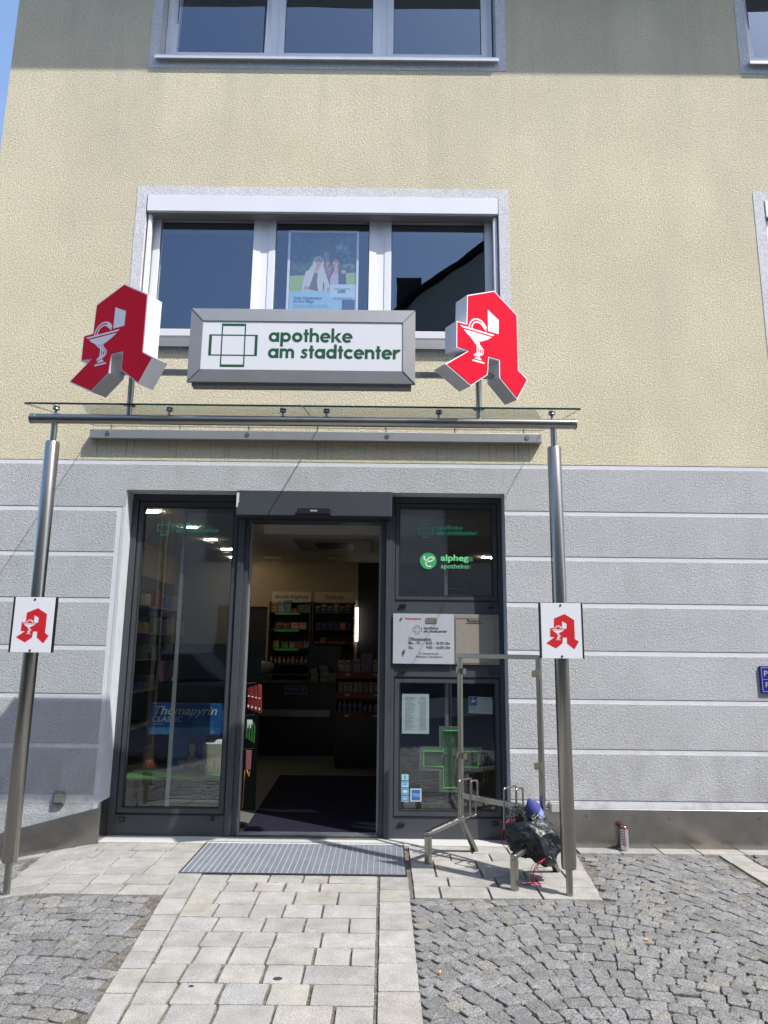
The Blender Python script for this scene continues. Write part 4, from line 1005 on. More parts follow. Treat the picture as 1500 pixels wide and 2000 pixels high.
pl2((.10,.05,.035), lambda F: (E_(F,690,610,88,130), E_(F,700,720,95,110)), 'brown_hair')
pl2((.13,.12,.13), lambda F: (Pq(F,[(600,800),(800,760),(820,1080),(640,1120)]),), 'patterned_dress')
pl2((.45,.44,.40), lambda F: clumps(F,6,640,770,780,940,26,9), 'dress_pattern')
pl2((.42,.25,.18), lambda F: (E_(F,672,600,48,66), Pq(F,[(650,650),(720,650),(730,730),(680,800)])), 'face')
pl2((.05,.035,.03), lambda F: (E_(F,850,700,82,110), E_(F,900,800,60,100)), 'dark_hair')
pl2((.028,.035,.07), lambda F: (Pq(F,[(790,820),(900,800),(1010,900),(1025,1090),(740,1090),(750,900)]),), 'navy_jacket')
pl2((.50,.38,.44), lambda F: (Pq(F,[(800,870),(880,860),(890,1090),(750,1090),(745,980)]),), 'pink_top')
pl2((.46,.28,.20), lambda F: (E_(F,836,722,50,72), Pq(F,[(815,780),(870,780),(885,870),(830,930),(805,870)]), E_(F,970,870,40,32)), 'face')
pl2((.50,.50,.46), lambda F: (E_(F,540,720,98,110), E_(F,450,840,60,95,-20), E_(F,600,850,50,80)), 'white_hair')
pl2((.52,.55,.52), lambda F: (Pq(F,[(330,870),(430,830),(650,850),(740,1100),(750,1210),(260,1210),(290,1020)]),), 'white_blazer')
pl2((.13,.08,.075), lambda F: (Pq(F,[(480,880),(540,900),(525,1020),(545,1200),(400,1130)]), Pq(F,[(390,1130),(545,1150),(550,1205),(380,1170)]), E_(F,640,1130,12,90)), 'brown_blouse')
pl2((.46,.28,.22), lambda F: (E_(F,553,725,52,72,-8), Pq(F,[(500,770),(560,800),(520,920),(480,880)]), E_(F,345,1150,42,38), E_(F,720,1175,30,40)), 'face')
pl2((.12,.04,.04), lambda F: (E_(F,548,760,20,6,-8), E_(F,832,762,16,5), E_(F,682,632,16,5), E_(F,535,708,7,4), E_(F,575,702,7,4), E_(F,816,708,6,4), E_(F,855,708,6,4), E_(F,655,590,6,4), E_(F,690,585,6,4)), 'facial_features')
pl2((.30,.52,.68), lambda F: (F.rect(PX0,PZ0,PX1,V(1205)), F.rect(U(750),V(1205),PX1,V(1290))), 'blue_text_panel')
pl2((.46,.62,.72), lambda F: F.rect(U(750),V(1290),PX1,V(1085)), 'pale_text_panel')
pl2((.02,.05,.14), lambda F: F.rect(U(955),V(1700),U(1172),V(1340)), 'dark_field')
mb = MB(); Y = .1545
text_mb(mb, 'Unser Schutzschirm', U(140),Y,V(1335),.036,bold=.015,width=.262); text_mb(mb, 'für Ihre Pflege.', U(140),Y,V(1390),.036,bold=.015,width=.195)
for k in range(2):
    text_mb(mb, 'Private Pflegeversicherung: Bessere Leistungen im Pflegefall.' if k == 0 else 'Sichern Sie sich rechtzeitig die passende Vorsorge.', U(140),Y,V(1440+k*32),.013,width=.32 if k == 0 else .335)
text_mb(mb, 'VERSICHERUNGS', U(818),Y,V(1170),.018,width=.155); text_mb(mb, 'KAMMER', U(880),Y,V(1198),.019,bold=.03,width=.074); text_mb(mb, 'BAYERN', U(880),Y,V(1228),.019,bold=.03,width=.074)
text_mb(mb, 'Ein Stück Sicherheit.', U(810),Y,V(1332),.019,bold=.01,width=.185)
mb.build('poster_lettering', flat((.03,.08,.20),.6), po, fix=False)

# ================================================================== INSIDE THE SHOP
X0, X1, Y1, ZC = -3.5, 3.2, 6.4, 3.0
m = MB(); m.add([(X0,.24,.004),(X1,.24,.004),(X1,Y1,.004),(X0,Y1,.004)], [(0,1,2,3)]); tag(m.build('floor', M['infloor'], fix=False), kind='structure')
m = MB(); m.add([(X0,.24,ZC),(X1,.24,ZC),(X1,Y1,ZC),(X0,Y1,ZC)], [(3,2,1,0)])
m.box(-1.39,1.6,2.06,3.48,2.80,2.999); tag(m.build('ceiling', M['inceil'], fix=False), kind='structure')
m = MB(); m.add([(X0,.24,0),(X0,Y1,0),(X0,Y1,ZC),(X0,.24,ZC)], [(0,1,2,3)]); m.add([(X1,.24,0),(X1,Y1,0),(X1,Y1,ZC),(X1,.24,ZC)], [(3,2,1,0)])
m.add([(X0,Y1,0),(-.46,Y1,0),(-.46,Y1,ZC),(X0,Y1,ZC)], [(0,1,2,3)])
m.add([(X0,.25,0),(-2.3,.25,0),(-2.3,.25,ZC),(X0,.25,ZC)], [(0,1,2,3)]); m.add([(1.1,.25,0),(X1,.25,0),(X1,.25,ZC),(1.1,.25,ZC)], [(0,1,2,3)]); m.add([(-2.3,.262,2.83),(1.1,.262,2.83),(1.1,.262,ZC),(-2.3,.262,ZC)], [(0,1,2,3)])
tag(m.build('interior_wall', M['inwall'], fix=False), kind='structure')
m = MB(); m.add([(-.46,Y1+.01,0),(X1,Y1+.01,0),(X1,Y1+.01,ZC),(-.46,Y1+.01,ZC)], [(0,1,2,3)]); tag(m.build('dark_back_wall', flat((.012,.012,.013),.8), fix=False), kind='structure')
s = MB(); s.add([(-1.155,.34,.006),(-.05,.34,.006),(-.05,3.0,.006),(-1.235,3.0,.006),(-1.155,.34,.013),(-.05,.34,.013),(-.05,3.0,.013),(-1.235,3.0,.013)], [(0,3,2,1),(4,5,6,7),(0,1,5,4),(1,2,6,5),(2,3,7,6),(3,0,4,7)])
tag(s.build('door_mat', M['mat']), 'dark purple entrance mat inside the open doorway', 'mat')
ac = thing('air_conditioner', 'ceiling air conditioner with dark louvre slots above the doorway', 'air conditioner', (0,0,0))
s = MB(); s.box(-1.10,-.16,2.36,3.30,2.775,2.7995); s.build('panel', flat((.34,.31,.24),.6), ac, bevel=.006)
s = MB()
for k in range(5): s.box(-.86,-.40,2.55+k*.11,2.62+k*.11,2.768,2.7748)
s.build('louvre', M['black'], ac)
for k, (x, y) in enumerate(((-2.6,1.78),(-2.45,2.81),(-2.44,3.84),(-2.42,4.82),(-2.50,5.76))):
    s = MB(); s.bar((x-.085,y+.02,2.99),(x+.085,y-.02,2.99),.04,.012); tag(s.build('ceiling_light', M['lamp'], None), ['nearest','second','third','fourth','farthest'][k]+' lit strip lamp on the ceiling seen through the left pane' , 'ceiling light', 'lit ceiling strips on the left')
s = MB(); s.bar((1.58,5.42,2.99),(1.76,5.50,2.99),.05,.012); tag(s.build('ceiling_light', M['lamp'], None), 'lit strip lamp on the ceiling seen through the right pane', 'ceiling light')
for x in (-1.87,-.80):
    s = MB(); s.box(x-.14,x+.14,5.75,5.84,2.975,2.9985); tag(s.build('ceiling_light', flat((.45,.42,.34),.5), None), 'unlit pale ceiling lamp at the %s over the wall shelves' % ('left' if x < -1 else 'right'), 'ceiling light')
s = MB(); s.tube([(-.465,6.30,1.64),(-.465,6.30,2.21)], .022, 12); tag(s.build('tube_lamp', mat('white_tube', (.9,.9,.8), .5, emit=(1,.97,.85), estr=4), None), 'white glowing vertical tube lamp beside the wall shelves', 'lamp')
# wall shelving
SH = [2.11,1.83,1.52,1.26,1.09]
def shelf_unit(x0, x1, label, txt, rows):
    u = thing('shelf_unit', label, 'shelf', (0,0,0))
    s = MB(); s.box(x0,x1,6.33,6.385,.1,2.28); s.build('back_panel', flat((.045,.045,.04),.6), u)
    s = MB(); s.box(x0,x0+.02,6.0,6.33,.1,2.28); s.box(x1-.02,x1,6.0,6.33,.1,2.28); s.build('side_panel', flat((.05,.05,.045),.6), u)
    for z in rows:
        s = MB(); s.box(x0+.022,x1-.022,6.02,6.325,z-.014,z); s.build('shelf_board', flat((.06,.06,.055),.5), u)
    s = MB(); s.box(x0+.02,x1-.02,6.16,6.20,2.285,2.46); s.build('header_board', flat((.50,.42,.30),.7), u)
    mb = MB(); text_mb(mb, txt, (x0+x1)/2, 6.158, 2.345, .092, align='CENTER', bold=.008, width=.56 if 'Ang' in txt else .30); mb.build('header_lettering', M['black'], u, fix=False)
shelf_unit(-1.93,-1.225,'dark wall shelf headed aktuelle Angebote with boxes and green price strips','aktuelle Angebote',SH)
shelf_unit(-1.205,-.50,'dark wall shelf headed Erkältung with blue and orange packs','Erkältung',[2.11,1.83,1.60])
ORD = ['first','second','third','fourth','fifth','sixth','seventh','eighth','ninth','tenth','eleventh','twelfth']
_cnt = {}
def product(x, y, z, w_, h_, d_, colr, label, grp, shape='box', strip=None):
    if grp: _cnt[grp] = _cnt.get(grp, 0)+1; label = label+', '+ORD[_cnt[grp]-1]+' from the left'
    t_ = MB()
    if shape == 'box': t_.box(x,x+w_,y,y+d_,z+.0008,z+h_)
    else: t_.lathe([(w_*.42,0),(w_*.5,.006),(w_*.5,h_*.66),(w_*.28,h_*.80),(w_*.26,h_),(w_*.1,h_+.001)], (x+w_/2,y+d_/2,z+.0008), 14)
    body = t_.build('product_bottle' if shape != 'box' else 'product_box', flat(colr,.45), None, smooth=(shape!='box'), bevel=.0015 if shape == 'box' else 0, seg=1)
    tag(body, label, 'bottle' if shape != 'box' else 'box', grp)
    q = MB()
    if shape == 'box':
        c = strip or tuple(min(.6, v*.35+.02) for v in colr)
        q.box(x+.006,x+w_-.006,y-.0012,y-.0002,z+h_*.62,z+h_*.82); q.box(x+.006,x+w_*.6,y-.0012,y-.0002,z+h_*.28,z+h_*.38)
        q.build('print_band', flat(c,.5), body)
    else:
        q.lathe([(w_*.51,0),(w_*.51,h_*.34)], (x+w_/2,y+d_/2,z+h_*.2), 14); q.build('bottle_label', flat(strip or (.2,.03,.03),.5), body, smooth=True)
pal_a = [((.42,.20,.10),.16),((.18,.30,.34),.18),((.14,.22,.30),.2),((.35,.05,.04),.06),((.04,.14,.10),.12),((.05,.16,.14),.13)]
x = -1.90
for k, (c, h_) in enumerate(pal_a): product(x, 6.05, 2.11, .10, h_, .1, c, 'boxed remedy on the top board under aktuelle Angebote', 'packs on the top offer board'); x += .112
for x, c in ((-1.83,(.03,.04,.06)),(-1.70,(.03,.04,.06)),(-1.555,(.42,.30,.22)),(-1.42,(.42,.30,.22))): product(x, 6.05, 1.83, .12, .105, .1, c, 'low pack on the second board under aktuelle Angebote', 'packs on the second offer board', strip=(.5,.12,.05))
for x, c in ((-1.85,(.20,.22,.12)),(-1.70,(.10,.25,.08)),(-1.575,(.30,.28,.24)),(-1.46,(.25,.08,.06)),(-1.34,(.14,.16,.22))): product(x, 6.05, 1.52, .10, .09+.03*rnd.random(), .1, c, 'mixed pack on the third board under aktuelle Angebote', 'packs on the third offer board')
for k in range(9):
    c = [(.35,.30,.26),(.25,.03,.05),(.30,.28,.12),(.32,.06,.12),(.07,.14,.22)][k%5]; product(-1.90+k*.073, 6.05, 1.26, .052, .12, .05, c, 'slim bottle on the lowest visible board under aktuelle Angebote', 'bottles on the offer shelf', 'bottle', strip=(.3,.28,.24))
for z in (2.11,1.83,1.52):
    s = MB(); s.box(-1.82,-1.42,6.012,6.018,z-.046,z-.016); tag(s.build('price_strip', mat('glowing_green_strip', (.03,.22,.04), .4, emit=(.02,.16,.03), estr=.08) if 'glowing_green_strip' not in bpy.data.materials else bpy.data.materials['glowing_green_strip'], None), 'green price strip on the %s board under aktuelle Angebote' % {2.11:'top',1.83:'second',1.52:'third'}[z], 'price strip')  # faint glow put into the strip material, no lamp in it
for k in range(6): product(-1.16+k*.103, 6.05, 2.11, .085, .12+.03*(k%2), .08, [(.02,.03,.14),(.02,.03,.14),(.02,.03,.14),(.05,.20,.05),(.03,.03,.10),(.04,.05,.14)][k], 'blue pack with orange foot on the top cold remedy board', 'packs on the top cold remedy board', strip=(.45,.24,.03))
for k in range(6): product(-1.15+k*.104, 6.05, 1.83, .088, .115, .08, (.42,.14,.08) if k == 4 else (.015,.02,.06), 'dark blue pack on the middle cold remedy board' if k != 4 else 'orange and white pack alone among dark blue packs', None if k == 4 else 'packs on the middle cold remedy board', strip=(.45,.35,.3) if k == 4 else (.05,.06,.14))
for k, h_ in enumerate((.03,.09,.03,.03,.03)): product(-1.17+k*.11, 6.05, 1.60, .085, h_, .08, (.38,.10,.04), 'low orange pack on the lowest cold remedy board', 'packs on the lowest cold remedy board')
# doorway in the back wall
bdw = thing('inner_door', 'open dark doorway with beige frame left of the wall shelves', 'door', (0,0,0))
s = MB(); s.ring(-2.62,-1.96,.005,2.27,(.06,.05,.001,.06),6.34,6.395); s.build('door_casing', flat((.34,.25,.15),.7), bdw)
s = MB(); s.box(-2.56,-2.01,6.385,6.396,.006,2.21); s.build('doorway_darkness', flat((.012,.013,.015),.7), bdw)  # black sheet fills the open doorway, its darkness put into the colour
# sales counter
ct = thing('sales_counter', 'black lacquered sales counter with two horizontal metal strips', 'counter', (0,0,0))
s = MB(); s.box(-2.1,.9,4.2,4.9,.07,1.02); s.build('counter_body', M['counter'], ct, bevel=.004)
s = MB(); s.box(-2.12,.92,4.17,4.93,1.0205,1.045); s.build('counter_top', M['counter'], ct, bevel=.003)
s = MB(); s.box(-1.85,-.735,4.19,4.1995,.585,.675); s.build('metal_strip', M['dullsteel'], ct)
s = MB(); s.box(-1.75,.85,4.18,4.195,.012,.066); s.build('toe_strip', M['dullsteel'], ct)
ps = thing('counter_sign', 'small blue PAYBACK card with white rim on the counter front', 'sign', (0,0,0))
s = MB(); s.box(-1.375,-1.065,4.185,4.198,.885,1.005); s.build('card', flat((.012,.018,.10),.4), ps)
s = MB(); s.ring(-1.372,-1.068,.888,1.002,.006,4.182,4.1845)
text_mb(s, 'PAYBACK', -1.335, 4.183, .948, .034, width=.15)
F = Flat2D(s, wall_fn(0,4.183,0), .001)
for dx, dz in ((-1.14,.948),(-1.112,.975),(-1.112,.948),(-1.112,.92)): F.ell(dx, dz, .009, .009, 10)
s.build('lettering', flat((.30,.31,.34),.5), ps, fix=False)
pil = thing('pillow_pack', 'pale plastic pillow pack lying on the counter left', 'package', (0,0,0))
lump('pillow_body', (-1.74,4.5,1.235), (.17,.06,.105), pil, flat((.20,.20,.21),.35), 14, amp=.12)
s = MB(); s.box(-1.9,-1.6,4.42,4.56,1.0455,1.13); s.build('tray', flat((.05,.05,.055),.5), pil)
for k, (x, z, w_, h_) in enumerate(((-1.03,1.0455,.10,.12),(-.90,1.0455,.11,.09),(-1.05,1.17,.10,.06),(-.90,1.14,.12,.08),(-.78,1.0455,.11,.12),(-.92,1.225,.11,.05))):
    product(x, 4.4, z, w_, h_, .1, (.16,.17,.16), 'grey medicine carton stacked on the counter', 'cartons on the counter')
mo = thing('computer_screen', 'dark computer screen on the counter in front of the cold remedy shelf', 'screen', (0,0,0))
s = MB(); s.box(-1.12,-.62,4.66,4.69,1.22,1.56); s.build('screen_case', M['black'], mo, bevel=.006)
s = MB(); s.box(-1.10,-.64,4.6575,4.6595,1.24,1.54); s.build('display', flat((.010,.012,.010),.3), mo)
s = MB(); s.box(-.89,-.85,4.67,4.70,1.06,1.22); s.box(-.97,-.77,4.62,4.78,1.0455,1.06); s.build('stand', M['black'], mo)
# reddish wooden display with three tiers on the right
wd_ = thing('wooden_display', 'reddish wooden display stand with three tiers of packs', 'display stand', (0,0,0))
s = MB(); s.box(-.63,.35,3.92,3.95,.02,1.33); s.box(-.63,-.615,3.56,3.92,.02,1.28); s.box(.335,.35,3.56,3.92,.02,1.28); s.build('carcass', M['wood'], wd_, bevel=.002, seg=1)
TZ = [1.215,.955,.690]
for z in TZ:
    s = MB(); s.box(-.615,.335,3.58,3.92,z-.012,z); s.box(-.615,.335,3.565,3.578,z-.085,z+.004); s.build('tier', M['wood'], wd_)
s = MB(); s.box(-.615,.335,3.60,3.62,.02,.60); s.build('base_panel', M['counter'], wd_)
for z in TZ:
    for x in (-.50,-.13):
        s = MB(); s.box(x,x+.06,3.561,3.5645,z-.045,z-.018); s.build('price_tag', flat((.45,.43,.38),.6), wd_)
for k, (w_, h_, c) in enumerate(((.075,.15,(.32,.30,.30)),(.075,.15,(.32,.30,.30)),(.02,.10,(.28,.05,.04)),(.09,.17,(.20,.24,.28)),(.15,.24,(.10,.14,.22)),(.05,.16,(.32,.31,.31)),(.05,.17,(.32,.31,.31)))):
    product(-.60+[0,.085,.17,.2,.3,.465,.525][k], 3.62, TZ[0], w_, h_, .08, c, ['white pack at the left end of the top tier','white pack second on the top tier','narrow red pack on the top tier','pale blue pack on the top tier','large dark blue pack standing tallest on the top tier','slim white pack with red dot on the top tier','slim white pack at the right of the top tier'][k], None, strip=(.4,.06,.05))
for k in range(9): product(-.595+k*.068, 3.62, TZ[1], .054, .13, .06, (.34,.32,.30) if k not in (5,7) else (.36,.20,.14), 'white pack with orange foot in the row on the middle tier', 'packs on the middle tier', strip=(.45,.16,.05))
for k in range(9): product(-.600+k*.068, 3.62, TZ[2], .056, .15 if k < 5 else .11, .056, (.30,.31,.33), 'pale bottle in the row on the lowest tier', 'bottles on the lowest tier', 'bottle', strip=(.16,.18,.24))
# goods hanging just inside the left jamb
hs = thing('hanging_stand', 'thin hanging display stand just inside the left door jamb', 'display stand', (0,0,0))
s = MB(); s.tube([(-1.245,.52,.012),(-1.245,.52,1.25)], .008, 10)
for z in (1.20,.925,.64): s.tube([(-1.245,.52,z),(-1.13,.50,z+.012)], .0025, 8)
s.lathe([(.09,0),(.09,.01),(.01,.014)], (-1.245,.52,.013), 20); s.build('pole', M['steel'], hs, smooth=True)
s = MB()
for k in range(4):
    x = -1.205+k*.030; s.add([(x,.495-k*.004,1.165+.01*k),(x+.034,.49,1.17+.008*k),(x+.046,.485,.985-.012*k),(x+.010,.49,.975-.010*k),(x,.505,1.165+.01*k),(x+.034,.50,1.17+.008*k),(x+.046,.497,.985-.012*k),(x+.010,.50,.975-.010*k)], [(0,1,2,3),(7,6,5,4),(0,4,5,1),(1,5,6,2),(2,6,7,3),(3,7,4,0)])
rp = s.build('red_packets', flat((.13,.010,.007),.5), None, bevel=.003); tag(rp, 'bunch of red packets hanging just inside the left door jamb', 'packets')
s = MB()
for k in range(4): s.box(-1.198+k*.032,-1.182+k*.032,.482,.486,1.09-.006*k,1.10-.006*k); s.box(-1.196+k*.033,-1.184+k*.033,.4815,.4855,1.00-.008*k,1.02-.008*k)
s.build('white_print', flat((.55,.48,.45),.5), rp)
s = MB()
for k in range(4):
    x = -1.195+k*.017; s.tube([(x,.50,.90-.01*k),(x-.003+.006*k,.495,.83),(x+.004*k,.49,.735-.012*k)], .0075, 8, r_end=.010)
gp = s.build('green_toothbrushes', flat((.012,.065,.012),.4), None, smooth=True); tag(gp, 'bunch of green and white brushes hanging at the left door jamb', 'brushes')
s = MB(); s.box(-1.196,-1.15,.490,.498,.82,.892); s.build('white_backing', flat((.45,.47,.44),.6), gp)
s = MB(); s.add([(-1.198,.50,.635),(-1.148,.50,.632),(-1.150,.495,.47),(-1.192,.495,.475),(-1.198,.515,.635),(-1.148,.515,.632),(-1.150,.515,.47),(-1.192,.515,.475)], [(0,1,2,3),(7,6,5,4),(0,4,5,1),(1,5,6,2),(2,6,7,3),(3,7,4,0)])
kp = tag(s.build('pink_pack', flat((.16,.06,.07),.5), None, bevel=.004), 'pink pack with an orange foot hanging low at the left door jamb', 'pack')
s = MB(); s.tube([(-1.185,.505,.48),(-1.17,.50,.44),(-1.155,.50,.455),(-1.165,.50,.42)], .008, 8); s.tube([(-1.196,.49,.47),(-1.199,.47,.16)], .003, 6); s.build('orange_strap', flat((.40,.16,.05),.6), kp, smooth=True)

# ------------------------------------------------------------------ left window display
ds = thing('display_shelf', 'bright green display shelf at knee height behind the left pane', 'shelf', (0,0,0))
s = MB(); s.box(-2.22,-1.335,.345,.85,.405,.425); s.build('shelf_board', flat((.055,.18,.02),.5), ds, bevel=.003)
s = MB()
for x in (-2.15,-1.40): s.box(x,x+.03,.50,.53,.0055,.4045)
s.build('leg', M['black'], ds)
s = MB(); s.box(-2.225,-1.205,1.15,1.17,.006,1.55); s.build('dark_backdrop', flat((.015,.016,.018),.8), ds)  # dark sheet added as a backdrop to keep the view behind the display dark
bx = thing('medicine_display_box', 'large blue Thomapyrin Classic medicine box standing over the poster in the left window', 'box', (0,0,0))
s = MB(); s.box(-2.085,-1.455,.55,.72,.752,1.018); s.build('carton', flat((.012,.085,.27),.35), bx, bevel=.003)
s = MB(); s.box(-2.086,-1.84,.5485,.5496,.753,.815); s.build('light_blue_band', flat((.02,.20,.46),.35), bx)
mb = MB(); text_mb(mb, 'Thomapyrin', -2.055,.5488,.925,.104,bold=.016,shear=.28,width=.56); text_mb(mb, 'CLASSIC', -2.058,.5488,.862,.066,bold=.006,shear=.15,width=.27)
text_mb(mb, 'Schmerztabletten', -2.055,.5488,.838,.018,width=.11); text_mb(mb, '20', -1.53,.5488,.768,.034,width=.036)
mb.build('carton_lettering', flat((.48,.52,.55),.4), bx, fix=False)
mb = MB()
for k, t_ in enumerate(('Für Erwachsene oder Kinder', 'mit leichten bis mäßig starken Schmerzen', 'wie Kopfschmerzen oder Zahnschmerzen')): text_mb(mb, t_, -2.068,.5478,.796-k*.017,.014,width=(.15,.25,.22)[k])
mb.build('small_lettering', flat((.40,.50,.60),.4), bx, fix=False)
mb = MB(); F = Flat2D(mb, wall_fn(-1.72,.5490,.80), .0003); F.ell(.09,.035,.062,.055,20); F.ell(.17,.03,.05,.05,20); mb.build('tablet_picture', flat((.02,.14,.33),.35), bx, fix=False)
ft = thing('portrait_placard', 'blue placard of a dark haired woman holding a medicine pack', 'placard', (0,0,0))
s = MB(); s.box(-1.91,-1.585,.62,.63,.426,.748); s.build('board', flat((.04,.14,.45),.5), ft)
lay[0] = 0
def pf(colr, f_, name):
    lay[0] += 1; mb = MB(); F = Flat2D(mb, wall_fn(-1.91,.62-lay[0]*.0004,.426), 0, .000004); f_(F); mb.build(name, flat(colr,.6), ft, fix=False)
pf((.16,.36,.75), lambda F: F.poly([(.002,.002),(.05,.002),(.035,.32),(.002,.32)]), 'blue_gradient_edge')
pf((.020,.012,.010), lambda F: (F.ell(.212,.228,.048,.055), F.ell(.235,.18,.034,.055), F.ell(.188,.19,.026,.05)), 'hair')
pf((.60,.42,.32), lambda F: (F.poly([(.19,.12),(.24,.12),(.235,.175),(.198,.175)]), F.poly([(.15,.02),(.305,.02),(.298,.10),(.25,.13),(.19,.13),(.15,.09)]), F.ell(.125,.075,.028,.045,16,20)), 'shoulders')
pf((.008,.010,.035), lambda F: (F.poly([(.12,.002),(.29,.002),(.285,.06),(.275,.07),(.225,.035),(.18,.055),(.16,.065)]), F.rect(.165,.05,.170,.11), F.rect(.285,.05,.290,.11)), 'dark_top')
pf((.62,.42,.32), lambda F: F.ell(.212,.203,.030,.042), 'face')
pf((.07,.03,.025), lambda F: (F.ell(.200,.213,.006,.003), F.ell(.225,.213,.006,.003), F.ell(.213,.183,.011,.004), F.rect(.211,.194,.214,.206)), 'facial_features')
pf((.02,.14,.36), lambda F: F.rect(.105,.10,.165,.125), 'held_pack')
pf((.42,.45,.48), lambda F: (F.rect(.10,.130,.152,.138), F.rect(.107,.112,.150,.117)), 'held_pack_print')
tb = thing('tulip_box', 'box printed with pale pink tulips at the right of the green shelf', 'box', (0,0,0))
s = MB(); s.box(-1.585,-1.425,.56,.68,.426,.675); s.build('carton', flat((.30,.31,.24),.5), tb, bevel=.003)
s = MB(); s.add([(-1.585,.56,.676),(-1.425,.56,.676),(-1.43,.64,.71),(-1.54,.64,.70)], [(0,1,2,3)]); s.build('open_flap', flat((.5,.5,.47),.6), tb, fix=False)
lay[0] = 0
def pt(colr, f_, name):
    lay[0] += 1; mb = MB(); F = Flat2D(mb, wall_fn(-1.585,.56-lay[0]*.0004,.426), 0, .000004); f_(F); mb.build(name, flat(colr,.6), tb, fix=False)
def leaves(F):
    rs = random.Random(5)
    for k in range(16):
        x = .006+k*.0095; h_ = rs.uniform(.07,.14); dx = rs.uniform(-.012,.012); F.poly([(x-.003,.002),(x+.004,.002),(x+dx+.001,h_)])
pt((.035,.09,.025), leaves, 'leaf_print')
pt((.36,.27,.24), lambda F: [F.ell(x,y,.012,.034,14,r_) for x,y,r_ in ((.022,.115,6),(.050,.155,-4),(.078,.14,4),(.108,.135,-6),(.132,.12,5))], 'tulip_print')
pt((.42,.13,.06), lambda F: [F.ell(x,y,.004,.02,10,r_) for x,y,r_ in ((.025,.11,6),(.052,.145,-4),(.110,.125,-6),(.140,.05,25))], 'petal_streaks')
fl = thing('orange_flower', 'orange artificial flower lying on the green shelf behind the left pane', 'flower', (-2.04,.52,.47))
s = MB(); rs = random.Random(3)
for k in range(60):
    a = rs.uniform(0,6.28); e = rs.uniform(-.25,1.35); d = Vector((math.cos(a)*math.cos(e), math.sin(a)*math.cos(e)*.8, math.sin(e))); L0 = rs.uniform(.050,.085)
    c0 = Vector((-2.035,.52,.478)); sd_ = d.cross(Vector((0,0,1)))
    sd_ = (sd_ if sd_.length > .1 else Vector((1,0,0))).normalized()*.0085
    p1 = c0+d*L0*.55+Vector((0,0,.004)); p2 = c0+d*L0
    s.add([tuple(c0), tuple(p1+sd_), tuple(p2), tuple(p1-sd_)], [(0,1,2,3)])
rel(s.build('petals', flat((.60,.10,.02),.6), fl, fix=False), fl)
s = MB(); s.tube([(-2.10,.50,.430),(-2.06,.52,.432),(-2.035,.52,.462)], .003, 6); rel(s.build('stem', flat((.04,.10,.02),.6), fl, smooth=True), fl)
bxr = thing('red_edged_box', 'dark box with red edges and a white corner hanging in the left window', 'box', (0,0,0))
s = MB(); s.box(-1.955,-1.80,.36,.42,1.222,1.392); s.build('carton', flat((.05,.035,.04),.4), bxr, bevel=.002)
s = MB(); s.ring(-1.956,-1.799,1.221,1.393,.004,.357,.3595); s.build('red_edge', flat((.28,.03,.03),.4), bxr)
mb = MB(); F = Flat2D(mb, wall_fn(0,.3595,0), .001); F.poly([(-1.845,1.228),(-1.815,1.228),(-1.806,1.385)]); mb.build('white_corner', flat((.5,.5,.46),.4), bxr, fix=False)
s = MB(); s.tube([(-1.88,.39,1.392),(-1.88,.39,2.99)], .001, 5); s.build('hanging_wire', M['dullsteel'], bxr)
# deep shelving along the left wall, seen dimly
us = thing('side_shelving', 'dim side shelving with boxes along the left interior wall', 'shelf', (0,0,0))
s = MB(); s.box(-3.45,-3.42,1.6,5.6,.1,2.5); s.build('back_panel', flat((.07,.065,.055),.7), us)
for k, z in enumerate((.5,.95,1.35,1.7,2.05)):
    s = MB(); s.box(-3.42,-3.12,1.6,5.6,z-.015,z); s.build('shelf_board', flat((.25,.24,.22),.5), us)
for k, z in enumerate((.95,1.35,1.7,2.05)):
    for q in range(9):
        y = 1.75+q*.41+rnd.uniform(0,.08); h_ = rnd.uniform(.10,.24); c = rnd.choice([(.30,.30,.30),(.08,.07,.25),(.28,.22,.10),(.25,.06,.05),(.10,.14,.12)])
        s = MB(); s.box(-3.36,-3.15,y,y+.22,z+.0008,z+h_); b0_ = tag(s.build('shelf_carton', flat(c,.5), None, bevel=.002, seg=1), 'carton on the %s board of the dim side shelving, %s from the street' % (['lowest','second','third','top'][k], ORD[q]), 'box', 'cartons on the side shelving')
# drum shaped promotional counter with plaster lettering behind the upper right pane
hp = thing('plaster_display', 'dark blue display with rounded top and outlined Hansaplast lettering', 'display', (0,0,0))
s = MB(); pts = [(.10,.6),(.98,.6),(.98,1.99)]+[(.78+.20*math.cos(R(a)), 1.96+.19*math.sin(R(a))) for a in range(10,91,10)]+[(.10,2.15)]
s.prism(pts, wall_fn(0,.62,0), 0, -.05); s.build('blue_board', flat((.018,.024,.062),.5), hp)
s = MB(); s.ring(.335,.755,1.90,2.078,.004,.6165,.6195); text_mb(s, 'Hansaplast', .365,.6185,1.985,.088,width=.365); s.build('white_lettering', flat((.30,.32,.36),.5), hp, fix=False)
es = thing('easel', 'thin brown wooden easel behind the lower right pane', 'easel', (0,0,0))
s = MB(); s.bar((.66,.9,1.20),(.55,.85,.006),.022,.016); s.bar((.69,.9,1.20),(.82,.85,.006),.022,.016); s.bar((.675,.92,1.22),(.68,1.3,.006),.022,.016); s.bar((.575,.865,.45),(.79,.865,.45),.02,.03); s.build('easel_leg', flat((.12,.06,.035),.6), es)

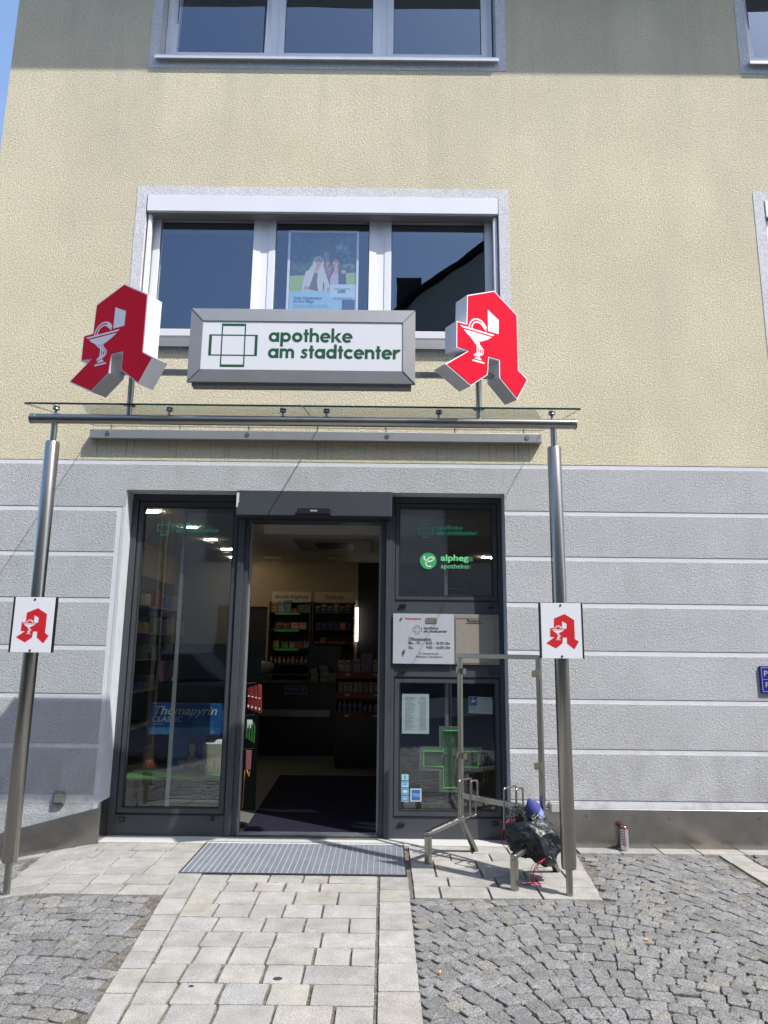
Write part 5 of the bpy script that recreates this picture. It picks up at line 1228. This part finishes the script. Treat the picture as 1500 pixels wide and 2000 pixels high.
# ================================================================== ACROSS THE STREET (seen only in the panes)
ob = thing('opposite_building', 'gabled house row across the street mirrored in the window panes', 'building', (0,0,0))
s = MB(); s.box(-45,.4,-20,-12.4,-.2,8.9); s.box(16.02,45,-20,-12.6,-.2,9.5); s.box(.4,16,-20,-12.4,-.2,10.9); s.prism([(.4,10.9),(16,10.9),(8.2,17.4)], lambda u, v, d: (u, d, v), -12.4, -19.9); s.build('facade', M['opp'], ob)
s = MB(); s.add([(-45.4,-12.0,8.9),(.55,-12.0,8.9),(.55,-16.2,11.0),(-45.4,-16.2,11.0),(.55,-20,8.9),(-45.4,-20,8.9)], [(0,1,2,3),(3,2,4,5),(0,3,5),(1,4,2)])
s.add([(.0,-12.1,10.72),(8.2,-12.1,17.6),(8.2,-20.2,17.6),(.0,-20.2,10.72),(16.4,-12.1,10.72),(16.4,-20.2,10.72)], [(0,1,2,3),(1,4,5,2)])
s.box(.25,1.0,-13.1,-12.6,10.95,12.05)
s.build('roof', flat((.035,.035,.035),.8), ob)
s = MB()
for z in (3.8,6.6):
    for k in range(9):
        x = -14.4+k*3.2
        s.box(x,x+1.3,-12.42,-12.36,z,z+1.5)
for k in range(6): s.box(-14+k*4.8,-11+k*4.8,-12.42,-12.36,.3,2.6)
s.build('window', flat((.025,.03,.035),.15), ob)
car = thing('parked_car', 'dark parked car beside the photographer mirrored in the left pane', 'car', (-3.45,-5.5,0))
def lb(poly, y0, y1, shrink=0): 
    s_ = MB(); s_.prism(poly, lambda u, v, d: (u, -d, v), -y0, -y1); return s_
body = [(-2.15,.32),(2.15,.32),(2.2,.62),(2.1,.82),(1.2,.98),(-1.85,1.0),(-2.2,.85)]
s = lb(body, -.86, .86); cb = s.build('car_body', mat('dark_car_paint', (.012,.013,.015), .25, .3, coat=.6), car, bevel=.07, seg=3)
s = lb([(-1.75,.985),(1.0,.965),(.45,1.42),(-1.15,1.45)], -.72, .72); s.build('car_cabin', mat('car_glass', (.01,.012,.014), .05), car, bevel=.06, seg=3)
for x in (-1.35,1.35):
    for y in (-.80,.80):
        s = MB(); s.tube([(x,y-.1,.32),(x,y+.1,.32)], .32, 28); wh = s.build('wheel', flat((.015,.015,.016),.7), car, smooth=True)
        s = MB(); s.tube([(x,y-.104,.32),(x,y+.104,.32)], .20, 20); s.build('rim', M['dullsteel'], wh, smooth=True)
s = MB()
for y in (-.62,.62): s.box(2.12,2.18,y-.16,y+.16,.64,.76)
s.build('headlight', flat((.6,.62,.65),.1), car)
